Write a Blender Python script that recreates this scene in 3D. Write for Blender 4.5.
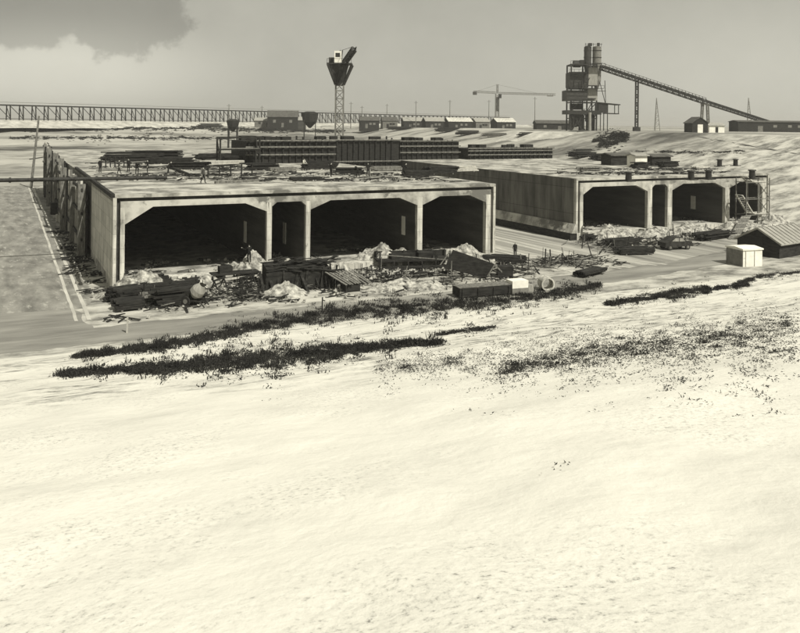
import bpy, bmesh, math, random
from mathutils import Vector, Matrix, noise
random.seed(7)
S = bpy.context.scene
for o in list(bpy.data.objects): bpy.data.objects.remove(o)
C = S.collection
PI = math.pi

# ------------------------------------------------------------------ camera
CAMZ, F, ROLL, HY = 15.07, 797.0, 0.0105, 123.0      # photo pixels (800 wide)
cd = bpy.data.cameras.new('camera'); cam = bpy.data.objects.new('camera', cd); C.objects.link(cam)
cd.sensor_fit = 'HORIZONTAL'; cd.sensor_width = 36.0; cd.lens = 36.0 * F / 800.0
cd.shift_y = -(316.5 - HY) / 800.0
cd.clip_start = 0.5; cd.clip_end = 20000
cam.matrix_world = Matrix.Translation((0, 0, CAMZ)) @ Matrix.Rotation(PI / 2, 4, 'X') @ Matrix.Rotation(ROLL, 4, 'Z')
S.camera = cam

# ------------------------------------------------------------------ light, sky, exposure
D1 = Vector((0.8953, 0.4455, 0)); D2 = Vector((-0.4455, 0.8953, 0)); ANG = math.atan2(0.4455, 0.8953)
SUN_AZ = Vector((0.66, -0.75, 0)).normalized(); SUN_EL = math.radians(50)
sd = bpy.data.lights.new('sun', 'SUN'); sun = bpy.data.objects.new('sun', sd); C.objects.link(sun)
sd.energy = 4.2; sd.angle = math.radians(0.53); sd.color = (1, 0.965, 0.87)
tosun = Vector((SUN_AZ.x * math.cos(SUN_EL), SUN_AZ.y * math.cos(SUN_EL), math.sin(SUN_EL)))
sun.rotation_euler = tosun.to_track_quat('Z', 'Y').to_euler()
S.view_settings.view_transform = 'Standard'; S.view_settings.look = 'None'
S.view_settings.exposure = 0.35; S.view_settings.gamma = 1.0; S.view_settings.use_curve_mapping = False

W = bpy.data.worlds.new('World'); S.world = W; W.use_nodes = True
wt = W.node_tree; wt.nodes.clear()
def wn(t, **k):
    n = wt.nodes.new(t)
    for a, b in k.items(): setattr(n, a, b)
    return n
def wm(op, a, b=None, c=None, clamp=False):
    n = wn('ShaderNodeMath', operation=op); n.use_clamp = clamp
    for i, s in enumerate((a, b, c)):
        if s is None: continue
        if isinstance(s, (int, float)): n.inputs[i].default_value = s
        else: wt.links.new(s, n.inputs[i])
    return n.outputs[0]
sky = wn('ShaderNodeTexSky', sky_type='NISHITA'); sky.sun_disc = False
sky.sun_elevation = SUN_EL; sky.sun_rotation = math.atan2(SUN_AZ.x, SUN_AZ.y)
sky.air_density = 1.6; sky.dust_density = 3.0
bw = wn('ShaderNodeRGBToBW'); wt.links.new(sky.outputs[0], bw.inputs[0])
tc = wn('ShaderNodeTexCoord'); sep = wn('ShaderNodeSeparateXYZ'); wt.links.new(tc.outputs['Generated'], sep.inputs[0])
yy = wm('MAXIMUM', sep.outputs[1], 0.02)
az = wm('DIVIDE', sep.outputs[0], yy); el = wm('DIVIDE', sep.outputs[2], yy)
nz = wn('ShaderNodeTexNoise'); nz.inputs['Scale'].default_value = 11; nz.inputs['Detail'].default_value = 9; nz.inputs['Roughness'].default_value = 0.62
wt.links.new(tc.outputs['Generated'], nz.inputs['Vector'])
nz0 = wm('SUBTRACT', nz.outputs[0], 0.5)
def ell(cx, cy, rx, ry, wob):
    a = wm('POWER', wm('ABSOLUTE', wm('DIVIDE', wm('SUBTRACT', az, cx), rx)), 2.0)
    b = wm('POWER', wm('ABSOLUTE', wm('DIVIDE', wm('SUBTRACT', el, cy), ry)), 2.0)
    return wm('ADD', wm('SQRT', wm('ADD', a, b)), wm('MULTIPLY', nz0, wob))
def inside(d, lo, hi):       # 1 inside, 0 outside
    n = wn('ShaderNodeMapRange', interpolation_type='SMOOTHSTEP'); wt.links.new(d, n.inputs[0])
    n.inputs[1].default_value = lo; n.inputs[2].default_value = hi; n.inputs[3].default_value = 1; n.inputs[4].default_value = 0
    return n.outputs[0]
bright = inside(ell(-0.44, 0.055, 0.26, 0.085, 0.35), 0.15, 1.1)
cl1 = inside(ell(-0.350, 0.130, 0.085, 0.060, 2.0), 0.80, 0.99)
cl2 = inside(ell(-0.455, 0.150, 0.120, 0.060, 2.0), 0.80, 1.02)
dark = wm('MAXIMUM', cl1, cl2)
right = inside(ell(0.50, 0.05, 0.38, 0.15, 0.25), 0.1, 1.2)
low = inside(wm('ABSOLUTE', el), 0.0, 0.20)
val = wm('ADD', wm('MULTIPLY', bright, 0.50), wm('MULTIPLY', right, 0.24))
val = wm('ADD', wm('ADD', 0.94, val), wm('MULTIPLY', low, 0.22))
val = wm('ADD', val, wm('MULTIPLY', nz0, 0.30))
val = wm('MULTIPLY', val, wm('SUBTRACT', 1.0, wm('MULTIPLY', dark, 0.30)))
flat = wm('ADD', wm('MULTIPLY', bw.outputs[0], 0.12), 2.3)      # thin overcast veil evens the sky out
lum = wm('MULTIPLY', flat, val)
comb = wn('ShaderNodeCombineXYZ')
wt.links.new(lum, comb.inputs[0]); wt.links.new(wm('MULTIPLY', lum, 0.978), comb.inputs[1]); wt.links.new(wm('MULTIPLY', lum, 0.84), comb.inputs[2])
bg = wn('ShaderNodeBackground'); bg.inputs[1].default_value = 0.13
wt.links.new(comb.outputs[0], bg.inputs[0])
wo = wn('ShaderNodeOutputWorld'); wt.links.new(bg.outputs[0], wo.inputs[0])

# ------------------------------------------------------------------ helpers
def g(v): return (v, v * 0.978, v * 0.87, 1)
def mat(name, lo, hi, scale=1.0, detail=6, rough=0.9, bump=0.0, bscale=None, stretch=(1, 1, 1), spots=None, lohi=(0.35, 0.65), rot=0):
    m = bpy.data.materials.new(name); m.use_nodes = True
    t = m.node_tree; b = t.nodes['Principled BSDF']; b.inputs['Roughness'].default_value = rough
    b.inputs['Specular IOR Level'].default_value = 0.2
    geo = t.nodes.new('ShaderNodeTexCoord'); mp = t.nodes.new('ShaderNodeMapping')
    mp.vector_type = 'TEXTURE'; mp.inputs['Scale'].default_value = tuple(1 / q for q in stretch); mp.inputs['Rotation'].default_value = (0, 0, rot); t.links.new(geo.outputs['Object'], mp.inputs[0])
    n = t.nodes.new('ShaderNodeTexNoise'); n.inputs['Scale'].default_value = scale; n.inputs['Detail'].default_value = detail
    n.inputs['Roughness'].default_value = 0.62
    t.links.new(mp.outputs[0], n.inputs['Vector'])
    r = t.nodes.new('ShaderNodeValToRGB'); r.color_ramp.elements[0].position = lohi[0]; r.color_ramp.elements[1].position = lohi[1]
    r.color_ramp.elements[0].color = g(lo); r.color_ramp.elements[1].color = g(hi)
    t.links.new(n.outputs[0], r.inputs[0]); col = r.outputs[0]
    if spots:                                   # (scale, threshold, width, grey)
        n2 = t.nodes.new('ShaderNodeTexNoise'); n2.inputs['Scale'].default_value = spots[0]; n2.inputs['Detail'].default_value = 5
        n2.inputs['Roughness'].default_value = 0.7
        t.links.new(mp.outputs[0], n2.inputs['Vector'])
        q = t.nodes.new('ShaderNodeMapRange'); q.inputs[1].default_value = spots[1]; q.inputs[2].default_value = spots[1] + spots[2]
        t.links.new(n2.outputs[0], q.inputs[0])
        mx = t.nodes.new('ShaderNodeMix'); mx.data_type = 'RGBA'
        t.links.new(q.outputs[0], mx.inputs[0]); t.links.new(col, mx.inputs[6]); mx.inputs[7].default_value = g(spots[3])
        col = mx.outputs[2]
    t.links.new(col, b.inputs['Base Color'])
    if bump:
        nb = t.nodes.new('ShaderNodeTexNoise'); nb.inputs['Scale'].default_value = bscale or scale * 4; nb.inputs['Detail'].default_value = 8
        t.links.new(mp.outputs[0], nb.inputs['Vector'])
        bp = t.nodes.new('ShaderNodeBump'); bp.inputs['Strength'].default_value = 1.0; bp.inputs['Distance'].default_value = bump
        t.links.new(nb.outputs[0], bp.inputs['Height']); t.links.new(bp.outputs[0], b.inputs['Normal'])
    return m

M = {}
def joints(m, w, h, dark, mortar=.018):
    t = m.node_tree; b = t.nodes['Principled BSDF']; src = b.inputs['Base Color'].links[0].from_socket
    tc_ = t.nodes.new('ShaderNodeTexCoord'); sp = t.nodes.new('ShaderNodeSeparateXYZ'); t.links.new(tc_.outputs['Object'], sp.inputs[0])
    ad = t.nodes.new('ShaderNodeMath'); ad.operation = 'ADD'; t.links.new(sp.outputs[0], ad.inputs[0]); t.links.new(sp.outputs[1], ad.inputs[1])
    cb = t.nodes.new('ShaderNodeCombineXYZ'); t.links.new(ad.outputs[0], cb.inputs[0]); t.links.new(sp.outputs[2], cb.inputs[1])
    br = t.nodes.new('ShaderNodeTexBrick'); br.inputs['Scale'].default_value = 1; br.inputs['Brick Width'].default_value = w; br.inputs['Row Height'].default_value = h
    br.inputs['Mortar Size'].default_value = mortar; br.offset = 0; br.inputs['Color1'].default_value = (1, 1, 1, 1); br.inputs['Color2'].default_value = (.80, .80, .80, 1); br.inputs['Mortar'].default_value = (dark, dark, dark, 1)
    t.links.new(cb.outputs[0], br.inputs['Vector'])
    mx = t.nodes.new('ShaderNodeMix'); mx.data_type = 'RGBA'; mx.blend_type = 'MULTIPLY'; mx.inputs[0].default_value = 1
    t.links.new(src, mx.inputs[6]); t.links.new(br.outputs['Color'], mx.inputs[7]); t.links.new(mx.outputs[2], b.inputs['Base Color'])
M['concrete_shaded'] = mat('side shade concrete', 0.06, 0.15, 0.5, 9, bump=0.02, bscale=3, stretch=(1.6, 1.6, 0.3))  # shade of the side wall painted into this darker concrete copy
M['concrete'] = mat('pale concrete', 0.34, 0.62, 0.9, 10, bump=0.03, bscale=4, stretch=(2.2, 2.2, 0.3), spots=(1.5, 0.58, 0.06, 0.12), lohi=(.38, .60))
joints(M['concrete'], 2.4, 1.25, .55); joints(M['concrete_shaded'], 3.0, 3.4, .5, .04)
M['concrete_roof'] = mat('dusty concrete top', 0.16, 0.46, 0.35, 10, bump=0.02, bscale=2, spots=(0.22, 0.53, 0.06, 0.13), lohi=(.4, .6))
M['concrete_in'] = mat('dark and inner-shade concrete', 0.035, 0.075, 0.5, bump=0.02, bscale=3, stretch=(.5, .25, 2.2))  # darkened to paint shade inside the tunnels; plain dark concrete elsewhere
M['groove'] = mat('gasket groove shade', 0.02, 0.05, 2.0)
M['timber_dark'] = mat('tarred timber', 0.009, 0.034, 1.3, stretch=(1, 1, 4), bump=0.01)
M['timber_mid'] = mat('weathered timber', 0.08, 0.20, 1.5, stretch=(3, 3, 1), bump=0.01)
M['timber_pale'] = mat('fresh pale timber', 0.32, 0.5, 1.5, stretch=(3, 3, 1))
M['steel_dark'] = mat('dark painted steel', 0.015, 0.04, 2.0, rough=0.6)
M['steel_mid'] = mat('grey painted steel', 0.12, 0.2, 2.0, rough=0.6)
M['bin_steel'] = mat('dull bin steel', 0.02, 0.06, 1.0, rough=.7, stretch=(1, 1, 3))
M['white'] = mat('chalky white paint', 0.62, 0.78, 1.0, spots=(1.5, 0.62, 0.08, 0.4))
M['sheet'] = mat('grey corrugated sheet', 0.2, 0.34, 1.0, rough=0.6, stretch=(6, 1, 1))
M['roof_dark'] = mat('tarpaper roof', 0.05, 0.1, 1.0)
M['sand'] = mat('pale sand', 0.28, 0.50, 0.30, 8, bump=0.05, bscale=2.5, spots=(0.55, 0.60, 0.07, 0.22))
M['rubble'] = mat('pale rubble', 0.09, 0.46, 1.8, 10, bump=0.10, bscale=4, lohi=(.38, .62))
M['road'] = mat('dusty grey track', 0.14, 0.27, 0.5, 9, bump=0.05, bscale=2, stretch=(.2, 1, 1), rot=ANG)
M['haul'] = mat('rutted haul track', 0.12, 0.40, 0.5, 9, bump=0.05, bscale=2, stretch=(1.6, .07, 1), rot=ANG + .05, spots=(1.6, .6, .1, .14))
M['side'] = mat('grey side yard', 0.12, 0.27, 0.7, 11, bump=0.06, bscale=4, stretch=(1, .3, 1), rot=ANG + .04, spots=(1.3, .56, .12, .36))
M['track'] = mat('pale wheel track', 0.36, 0.50, .5, stretch=(1, .3, 1))
M['weed'] = mat('dark weeds', 0.010, 0.034, 0.8)
M['tyre'] = mat('black rubber', 0.02, 0.03, 3)
M['glass'] = mat('dark window', 0.02, 0.03, 1, rough=0.15)
M['skin'] = mat('skin', 0.3, 0.36, 5)
M['cloth_dark'] = mat('dark work clothes', 0.006, 0.018, 5)
M['cloth_mid'] = mat('grey work shirt', 0.03, 0.06, 5)
M['cloth_pale'] = mat('pale work shirt', 0.4, 0.55, 5)

class MB:
    def __init__(s): s.v = []; s.f = []
    def add(s, vs, fs):
        o = len(s.v); s.v += [tuple(p) for p in vs]; s.f += [tuple(i + o for i in f) for f in fs]; return s
    def box(s, c, d, rz=0, rx=0, ry=0):
        R = Matrix.Rotation(rz, 3, 'Z') @ Matrix.Rotation(ry, 3, 'Y') @ Matrix.Rotation(rx, 3, 'X'); c = Vector(c)
        vs = [c + R @ Vector((sx * d[0] / 2, sy * d[1] / 2, sz * d[2] / 2)) for sx in (-1, 1) for sy in (-1, 1) for sz in (-1, 1)]
        return s.add(vs, [(0, 1, 3, 2), (4, 6, 7, 5), (0, 4, 5, 1), (2, 3, 7, 6), (0, 2, 6, 4), (1, 5, 7, 3)])
    def bb(s, x0, x1, y0, y1, z0, z1): return s.box(((x0 + x1) / 2, (y0 + y1) / 2, (z0 + z1) / 2), (x1 - x0, y1 - y0, z1 - z0))
    def bar(s, p, q, w, h=None):
        p = Vector(p); q = Vector(q); h = h or w; d = q - p
        if d.length < 1e-6: return s
        d.normalize(); up = Vector((0, 0, 1)) if abs(d.z) < .95 else Vector((1, 0, 0))
        a = d.cross(up).normalized() * w / 2; b = a.cross(d).normalized() * h / 2
        vs = [p - a - b, p + a - b, p + a + b, p - a + b, q - a - b, q + a - b, q + a + b, q - a + b]
        return s.add(vs, [(0, 3, 2, 1), (4, 5, 6, 7), (0, 1, 5, 4), (1, 2, 6, 5), (2, 3, 7, 6), (3, 0, 4, 7)])
    def tube(s, p, q, r, r2=None, n=10, cap=True):
        p = Vector(p); q = Vector(q); r2 = r if r2 is None else r2; d = (q - p).normalized()
        up = Vector((0, 0, 1)) if abs(d.z) < .95 else Vector((1, 0, 0))
        a = d.cross(up).normalized(); b = a.cross(d).normalized()
        vs = [p + (a * math.cos(2 * PI * i / n) + b * math.sin(2 * PI * i / n)) * r for i in range(n)]
        vs += [q + (a * math.cos(2 * PI * i / n) + b * math.sin(2 * PI * i / n)) * r2 for i in range(n)]
        fs = [(i, (i + 1) % n, n + (i + 1) % n, n + i) for i in range(n)]
        if cap: fs += [tuple(range(n - 1, -1, -1)), tuple(range(n, 2 * n))]
        return s.add(vs, fs)
    def prism(s, poly, y0, y1):      # polygon in x,z extruded along y
        n = len(poly); vs = [(x, y0, z) for x, z in poly] + [(x, y1, z) for x, z in poly]
        return s.add(vs, [tuple(range(n)), tuple(range(2 * n - 1, n - 1, -1))] + [(i, n + i, n + (i + 1) % n, (i + 1) % n) for i in range(n)])
    def prismx(s, poly, x0, x1):     # polygon in y,z extruded along x
        n = len(poly); vs = [(x0, y, z) for y, z in poly] + [(x1, y, z) for y, z in poly]
        return s.add(vs, [tuple(range(n)), tuple(range(2 * n - 1, n - 1, -1))] + [(i, n + i, n + (i + 1) % n, (i + 1) % n) for i in range(n)])
    def rock(s, c, r):
        q = [(1, 0, 0), (-1, 0, 0), (0, 1, 0), (0, -1, 0), (0, 0, 1), (0, 0, -1)]
        R = Matrix.Rotation(random.random() * 6, 3, 'Z') @ Matrix.Rotation(random.random() * 6, 3, 'X')
        vs = [Vector(c) + R @ (Vector(p) * r * random.uniform(.55, 1.2)) for p in q]
        return s.add(vs, [(0, 2, 4), (2, 1, 4), (1, 3, 4), (3, 0, 4), (2, 0, 5), (1, 2, 5), (3, 1, 5), (0, 3, 5)])
    def lattice(s, p, q, w, step, t, side=None):     # square lattice boom from p to q
        p = Vector(p); q = Vector(q); d = q - p; L = d.length; d.normalize()
        up = Vector((0, 0, 1)) if abs(d.z) < .95 else Vector((1, 0, 0))
        a = d.cross(up).normalized() * w / 2; b = a.cross(d).normalized() * w / 2
        cs = [-a - b, a - b, a + b, -a + b]
        for c in cs: s.bar(p + c, q + c, t * 1.5)
        n = max(2, round(L / step))
        for i in range(n):
            p0 = p + d * L * i / n; p1 = p + d * L * (i + 1) / n
            for k in range(4):
                e, f = cs[k], cs[(k + 1) % 4]
                if i % 2: e, f = f, e
                s.bar(p0 + e, p1 + f, t); s.bar(p0 + e, p0 + f, t)
        return s
    def build(s, name, m, parent=None, smooth=False):
        me = bpy.data.meshes.new(name); me.from_pydata(s.v, [], s.f); me.update()
        bm = bmesh.new(); bm.from_mesh(me); bmesh.ops.recalc_face_normals(bm, faces=bm.faces); bm.to_mesh(me); bm.free()
        me.materials.append(M[m] if isinstance(m, str) else m)
        if smooth:
            for p in me.polygons: p.use_smooth = True
        o = bpy.data.objects.new(name, me); C.objects.link(o)
        if parent: o.parent = parent
        return o
def tag(o, label=None, cat=None, group=None, kind=None):
    if label: o['label'] = label
    if cat: o['category'] = cat
    if group: o['group'] = group
    if kind: o['kind'] = kind
    return o
def thing(name, label, cat, loc=(0, 0, 0), rz=0, group=None):
    o = bpy.data.objects.new(name, None); C.objects.link(o); o.location = loc; o.rotation_euler = (0, 0, rz); o.empty_display_size = .5
    return tag(o, label, cat, group)
def copy_tree(o, parent=None):
    c = o.copy(); C.objects.link(c)
    if parent: c.parent = parent
    for ch in [x for x in list(C.objects) if x.parent == o]: copy_tree(ch, c)
    return c
def place(o, loc, rz, label, scale=None):
    o.location = loc; o.rotation_euler = (0, 0, rz); o['label'] = label
    if scale: o.scale = scale
    return o

def UV(u, v, z=0): p = D1 * u + D2 * v; return Vector((p.x, p.y, z))
def uv(p): p = Vector((p[0], p[1], 0)); return p.dot(D1), p.dot(D2)
def ray(x, y):
    dx, dy = x - 400, y - HY
    return (dx + dy * ROLL) / F, (dy - dx * ROLL) / F        # X/Y, drop/Y
def at(x, y, Y): r, s = ray(x, y); return Vector((r * Y, Y, CAMZ - s * Y))
def atz(x, y, z): r, s = ray(x, y); Y = (CAMZ - z) / s; return Vector((r * Y, Y, z))

# ------------------------------------------------------------------ ground
def ground_mat():
    m = bpy.data.materials.new('site ground'); m.use_nodes = True; t = m.node_tree; b = t.nodes['Principled BSDF']
    b.inputs['Roughness'].default_value = .95; b.inputs['Specular IOR Level'].default_value = .1
    L = t.links.new; tc_ = t.nodes.new('ShaderNodeTexCoord')
    def noi(scale, rot=0, st=(1, 1, 1), det=8, rough=.62):
        mp = t.nodes.new('ShaderNodeMapping'); mp.vector_type = 'TEXTURE'; mp.inputs['Rotation'].default_value = (0, 0, rot); mp.inputs['Scale'].default_value = tuple(1 / q for q in st)
        L(tc_.outputs['Object'], mp.inputs[0]); n = t.nodes.new('ShaderNodeTexNoise'); n.inputs['Scale'].default_value = scale
        n.inputs['Detail'].default_value = det; n.inputs['Roughness'].default_value = rough; L(mp.outputs[0], n.inputs['Vector']); return n.outputs[0]
    def ramp(f, stops):
        r = t.nodes.new('ShaderNodeValToRGB'); e = r.color_ramp.elements
        while len(e) < len(stops): e.new(.5)
        for q, (p, v) in zip(e, stops): q.position = p; q.color = g(v)
        L(f, r.inputs[0]); return r.outputs[0]
    def mixc(f, a, c):
        x = t.nodes.new('ShaderNodeMix'); x.data_type = 'RGBA'; L(f, x.inputs[0]); L(a, x.inputs[6]); L(c, x.inputs[7]); return x.outputs[2]
    def mr(f, a, c):
        q = t.nodes.new('ShaderNodeMapRange'); q.interpolation_type = 'SMOOTHSTEP'; L(f, q.inputs[0]); q.inputs[1].default_value = a; q.inputs[2].default_value = c; return q.outputs[0]
    near = ramp(noi(.22, ANG, (.55, 1, 1), 12, .66), [(.33, .54), (.47, .64), (.56, .68), (.75, .71)])
    grit = ramp(noi(9.0, 0, (1, 1, 1), 7, .75), [(.32, .22), (.42, .58), (.52, .68), (1, .72)])
    near2 = mixc(mr(noi(.16, .4, (1, 1, 1), 6, .7), .44, .60), near, grit)
    spk = ramp(noi(1.5, ANG, (.45, 1, 1), 11, .78), [(.38, .10), (.455, .40), (.53, .62), (.70, .70)])
    spm = mr(noi(.10, ANG, (.5, 1, 1), 6, .7), .40, .56)
    farc = ramp(noi(.05, ANG, (.3, 1, 1), 9, .7), [(.38, .06), (.46, .18), (.53, .32), (.68, .44)])
    mid = ramp(noi(.35, ANG, (.5, 1, 1), 9, .7), [(.36, .09), (.47, .27), (.56, .44), (.75, .56)])
    dot = t.nodes.new('ShaderNodeVectorMath'); dot.operation = 'DOT_PRODUCT'; L(tc_.outputs['Object'], dot.inputs[0]); dot.inputs[1].default_value = D2
    wob = t.nodes.new('ShaderNodeMath'); wob.operation = 'MULTIPLY_ADD'; L(noi(.25), wob.inputs[0]); wob.inputs[1].default_value = 8; L(dot.outputs['Value'], wob.inputs[2])
    spf = t.nodes.new('ShaderNodeMath'); spf.operation = 'MULTIPLY'; L(spm, spf.inputs[0]); L(mr(wob.outputs[0], 25, 36), spf.inputs[1])
    near2 = mixc(spf.outputs[0], near2, spk)
    c = mixc(mr(wob.outputs[0], 58, 61), near2, mid); c = mixc(mr(wob.outputs[0], 130, 180), c, farc)
    L(c, b.inputs['Base Color'])
    bp = t.nodes.new('ShaderNodeBump'); bp.inputs['Distance'].default_value = .07; L(noi(1.1, .5, (1, 1, 1), 13, .6), bp.inputs['Height']); L(bp.outputs[0], b.inputs['Normal'])
    return m
M['ground'] = ground_mat()
def sm(x): x = max(0.0, min(1.0, x)); return x * x * (3 - 2 * x)
def height(u, v):
    p = UV(u, v)
    n1 = noise.noise(Vector((p.x * .12, p.y * .12, 3))); n2 = noise.noise(Vector((p.x * .45, p.y * .45, 8))); n3 = noise.noise(Vector((p.x * .02, p.y * .02, 1)))
    zn = .2 * (56 - max(v, 0)) if v < 56 else 0
    k = sm((56 - v) / 5)
    zn += k * (n1 * .30 + n2 * .11 + .035 * noise.noise(Vector((p.x * 1.3, p.y * 1.3, 4))))
    zr = max(0, min(12.3, (v - 203) * .062 + (n1 * 0.5 + 1.2 * n3) * sm((v - 203) / 40)))
    zt = max(0, min(12.9, .2 * (u - 109) + (n1 * .7) * sm((u - 109) / 25)))
    zl = max(0, min(12.9, .25 * (-32 - u) + n1 * .5 * sm((-32 - u) / 10)))
    z = max(zn, zr, zt, zl)
    if z > 11: z += .4 * n3 * sm((z - 11) / 1.5)
    return z
def G(x, y):
    r, s = ray(x, y); Y = 3.0
    lo = Y
    while Y < 3000:
        if CAMZ - s * Y <= height(*uv((r * Y, Y))): break
        lo = Y; Y *= 1.03
    for _ in range(8):
        m = (lo + Y) / 2
        if CAMZ - s * m <= height(*uv((r * m, m))): Y = m
        else: lo = m
    return Vector((r * Y, Y, height(*uv((r * Y, Y)))))
def steps(*segs):
    out = []
    for a, b, st in segs:
        n = max(1, round((b - a) / st)); out += [a + (b - a) * i / n for i in range(n)]
    return out + [segs[-1][1]]
us = steps((-6000, -1000, 1000), (-1000, -100, 60), (-100, -32, 6), (-32, -4, 2), (-4, 62, .6), (62, 109, 2), (109, 190, 2.5), (190, 400, 12), (400, 1200, 80), (1200, 6000, 1000))
vs_ = steps((-600, -60, 60), (-60, 0, 4), (0, 56, .55), (56, 203, 7), (203, 420, 4), (420, 1000, 40), (1000, 6000, 1000))
gb = MB(); nu, nv = len(us), len(vs_)
gb.v = [tuple(UV(u, v, height(u, v))) for v in vs_ for u in us]
gb.f = [(j * nu + i, j * nu + i + 1, (j + 1) * nu + i + 1, (j + 1) * nu + i) for j in range(nv - 1) for i in range(nu - 1)]
tag(gb.build('ground', 'ground', smooth=True), kind='structure')
def strip(name, m, poly_uv, z, jit=.55):
    pts_ = []
    for (a, c) in zip(poly_uv, poly_uv[1:] + poly_uv[:1]):
        ln = math.hypot(c[0] - a[0], c[1] - a[1]); k_ = max(1, int(ln / .7))
        for i in range(k_):
            u, v = a[0] + (c[0] - a[0]) * i / k_, a[1] + (c[1] - a[1]) * i / k_
            q = Vector((u * .35, v * .35, z * 50)); pts_.append((u + jit * noise.noise(q) + jit * .5 * noise.noise(q * 3.1), v + jit * noise.noise(q + Vector((9, 3, 0))) + jit * .5 * noise.noise(q * 3.3)))
    b = MB(); b.add([UV(u, v, z) for u, v in pts_], [tuple(range(len(pts_)))]); o = b.build(name, m); return tag(o, kind='structure')
strip('road', 'road', [(-30, 57), (30, 57.2), (58, 60), (84, 64), (105, 66), (105, 72), (84, 69.5), (58, 64.5), (30, 61.6), (6, 61.8), (5.2, 70), (5.0, 70.1), (4, 70), (-30, 70)], .012)
strip('side_road', 'side', [(-14, 70.2), (6.2, 68), (7.1, 74), (7.0, 198), (-6, 198)], .014)
strip('haul_road', 'haul', [(48.9, 70), (60, 64.6), (84, 69.6), (100, 74), (80, 78), (66, 81), (65.8, 198), (49.4, 198)], .018)
for k, (a, b_) in enumerate(((4.9, 5.3), (5.8, 6.25))):
    strip('wheel_track', 'track', [(a, 64), (b_ - .15, 64), (b_ - .05, 195), (a + .1, 195)], .024, .07)
for a in (51.0, 52.3, 56.0, 57.4):
    strip('wheel_track', 'track', [(a + 7, 64.5), (a + 7.4, 64.5), (a + 2, 76), (a + .6, 195), (a, 195), (a + 1.5, 76)], .026, .12)

# ------------------------------------------------------------------ tunnel elements
def ux(x, v0, y=215):
    r, _ = ray(x, y); return v0 * (.8953 * r + .4455) / (.8953 - .4455 * r)
def element(label, u0, v0, H, cuts, end, L, hl, doors, lm='concrete'):
    """cuts = list of (left, right) opening limits in local x; end = total width"""
    t = thing('tunnel_element', label, 'tunnel element', UV(u0, v0, 0), ANG, 'concrete tunnel elements in the dock')
    FT, RT = .9, 1.15                       # floor and roof thickness
    b = MB(); b.bb(0, end, .0, 1.5, -.3, FT); b.build('floor_slab', 'concrete', t)
    b = MB(); b.bb(.02, end - .02, 1.5, L, -.3, FT - .02); b.build('floor_surface', 'concrete_roof', t)
    # roof: outer lip, recessed groove course, lower course
    zt = H - .30; zg = H - .62; zb = H - RT
    b = MB(); b.bb(0, end, 0, L, zt, H)
    b.bb(.0, end, .4, L, zg, zt)
    b.bb(.62, end - .62, 0, .6, zb, zg)
    hs = []
    for (a, c) in cuts:                     # haunches
        w = c - a
        h = (.5, .4) if w < 5 else (2.1, .85)
        hl_ = hl if a == cuts[0][0] else h
        hs += [[(a, zb), (a + hl_[0], zb), (a, zb - hl_[1])], [(c, zb), (c, zb - h[1]), (c - h[0], zb)]]
    for q in hs: b.prism(q, 0, .6)
    b.build('roof_slab', 'concrete_roof', t)
    b = MB(); b.bb(.63, end - .63, .6, L, zb, zg)
    for q in hs: b.prism(q, .6, L)
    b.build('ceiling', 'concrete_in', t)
    b = MB(); b.bb(.3, end - .3, .38, .4, zg, zt); b.bb(.3, .62, .36, .4, FT, zg); b.bb(end - .62, end - .3, .36, .4, FT, zg)
    b.build('gasket_groove_shade', 'groove', t)  # dark strips paint the shade at the back of the recessed groove
    cl, cr = cuts[0][0], cuts[-1][1]
    b = MB(); b.bb(0, .30, 0, L, FT, zt); b.bb(.30, .62, .4, L, FT, zt); b.bb(.62, max(cl, .75), 0, .6, FT, zb); b.build('side_wall', 'concrete', t)
    if lm != 'concrete': b = MB(); b.bb(-.05, -.004, .5, L, .02, H - .05); b.build('side_shade', lm, t)  # thin sheet that paints shade over the left side wall
    b = MB(); b.bb(.63, max(cl, .75), .6, L, FT, zb); b.build('inner_side_wall', 'concrete_in', t)  # inner part of the side wall, coloured dark as shade
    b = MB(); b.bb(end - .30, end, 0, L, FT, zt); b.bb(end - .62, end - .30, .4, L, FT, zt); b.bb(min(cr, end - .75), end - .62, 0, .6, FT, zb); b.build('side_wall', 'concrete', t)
    b = MB(); b.bb(min(cr, end - .75), end - .63, .6, L, FT, zb); b.build('inner_side_wall', 'concrete_in', t)
    for i in range(len(cuts) - 1):
        a, c = cuts[i][1], cuts[i + 1][0]
        b = MB(); b.bb(a, c, 0, .5, FT, zb); w = b.build('partition_wall', 'concrete', t)
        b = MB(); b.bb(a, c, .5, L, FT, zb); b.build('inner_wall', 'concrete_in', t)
    b = MB(); b.bb(.3, end - .3, L * .55, L * .55 + .4, FT, zb); b.build('blackout_bulkhead', 'timber_dark', t)  # added partway down the tunnel so the openings stay black
    for (x, y, z, w, h) in doors:  # doors here lists the lit slots, each drawn as a white panel
        b = MB(); b.box((x - .03, y, z), (.06, w, h)); b.build('lit_slot_panel', 'white', t)  # white panel stands in for a lit slot in the wall
    return t
V1 = 73.7; U1 = ux(113, V1)
c1 = [(ux(a, V1) - U1, ux(b, V1) - U1) for a, b in ((125, 267), (272, 306), (310.5, 417.5), (422.5, 486))]
E1W = ux(495.5, V1) - U1
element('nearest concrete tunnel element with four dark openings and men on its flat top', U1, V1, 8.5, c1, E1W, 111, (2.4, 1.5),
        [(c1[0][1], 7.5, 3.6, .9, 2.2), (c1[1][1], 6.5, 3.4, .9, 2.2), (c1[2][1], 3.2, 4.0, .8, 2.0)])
V2 = 82.95; U2 = ux(576, V2)
c2 = [(ux(a, V2) - U2, ux(b, V2) - U2) for a, b in ((583, 647.5), (652, 667.5), (672, 725), (729.5, 762))]
E2W = ux(769, V2) - U2
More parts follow.
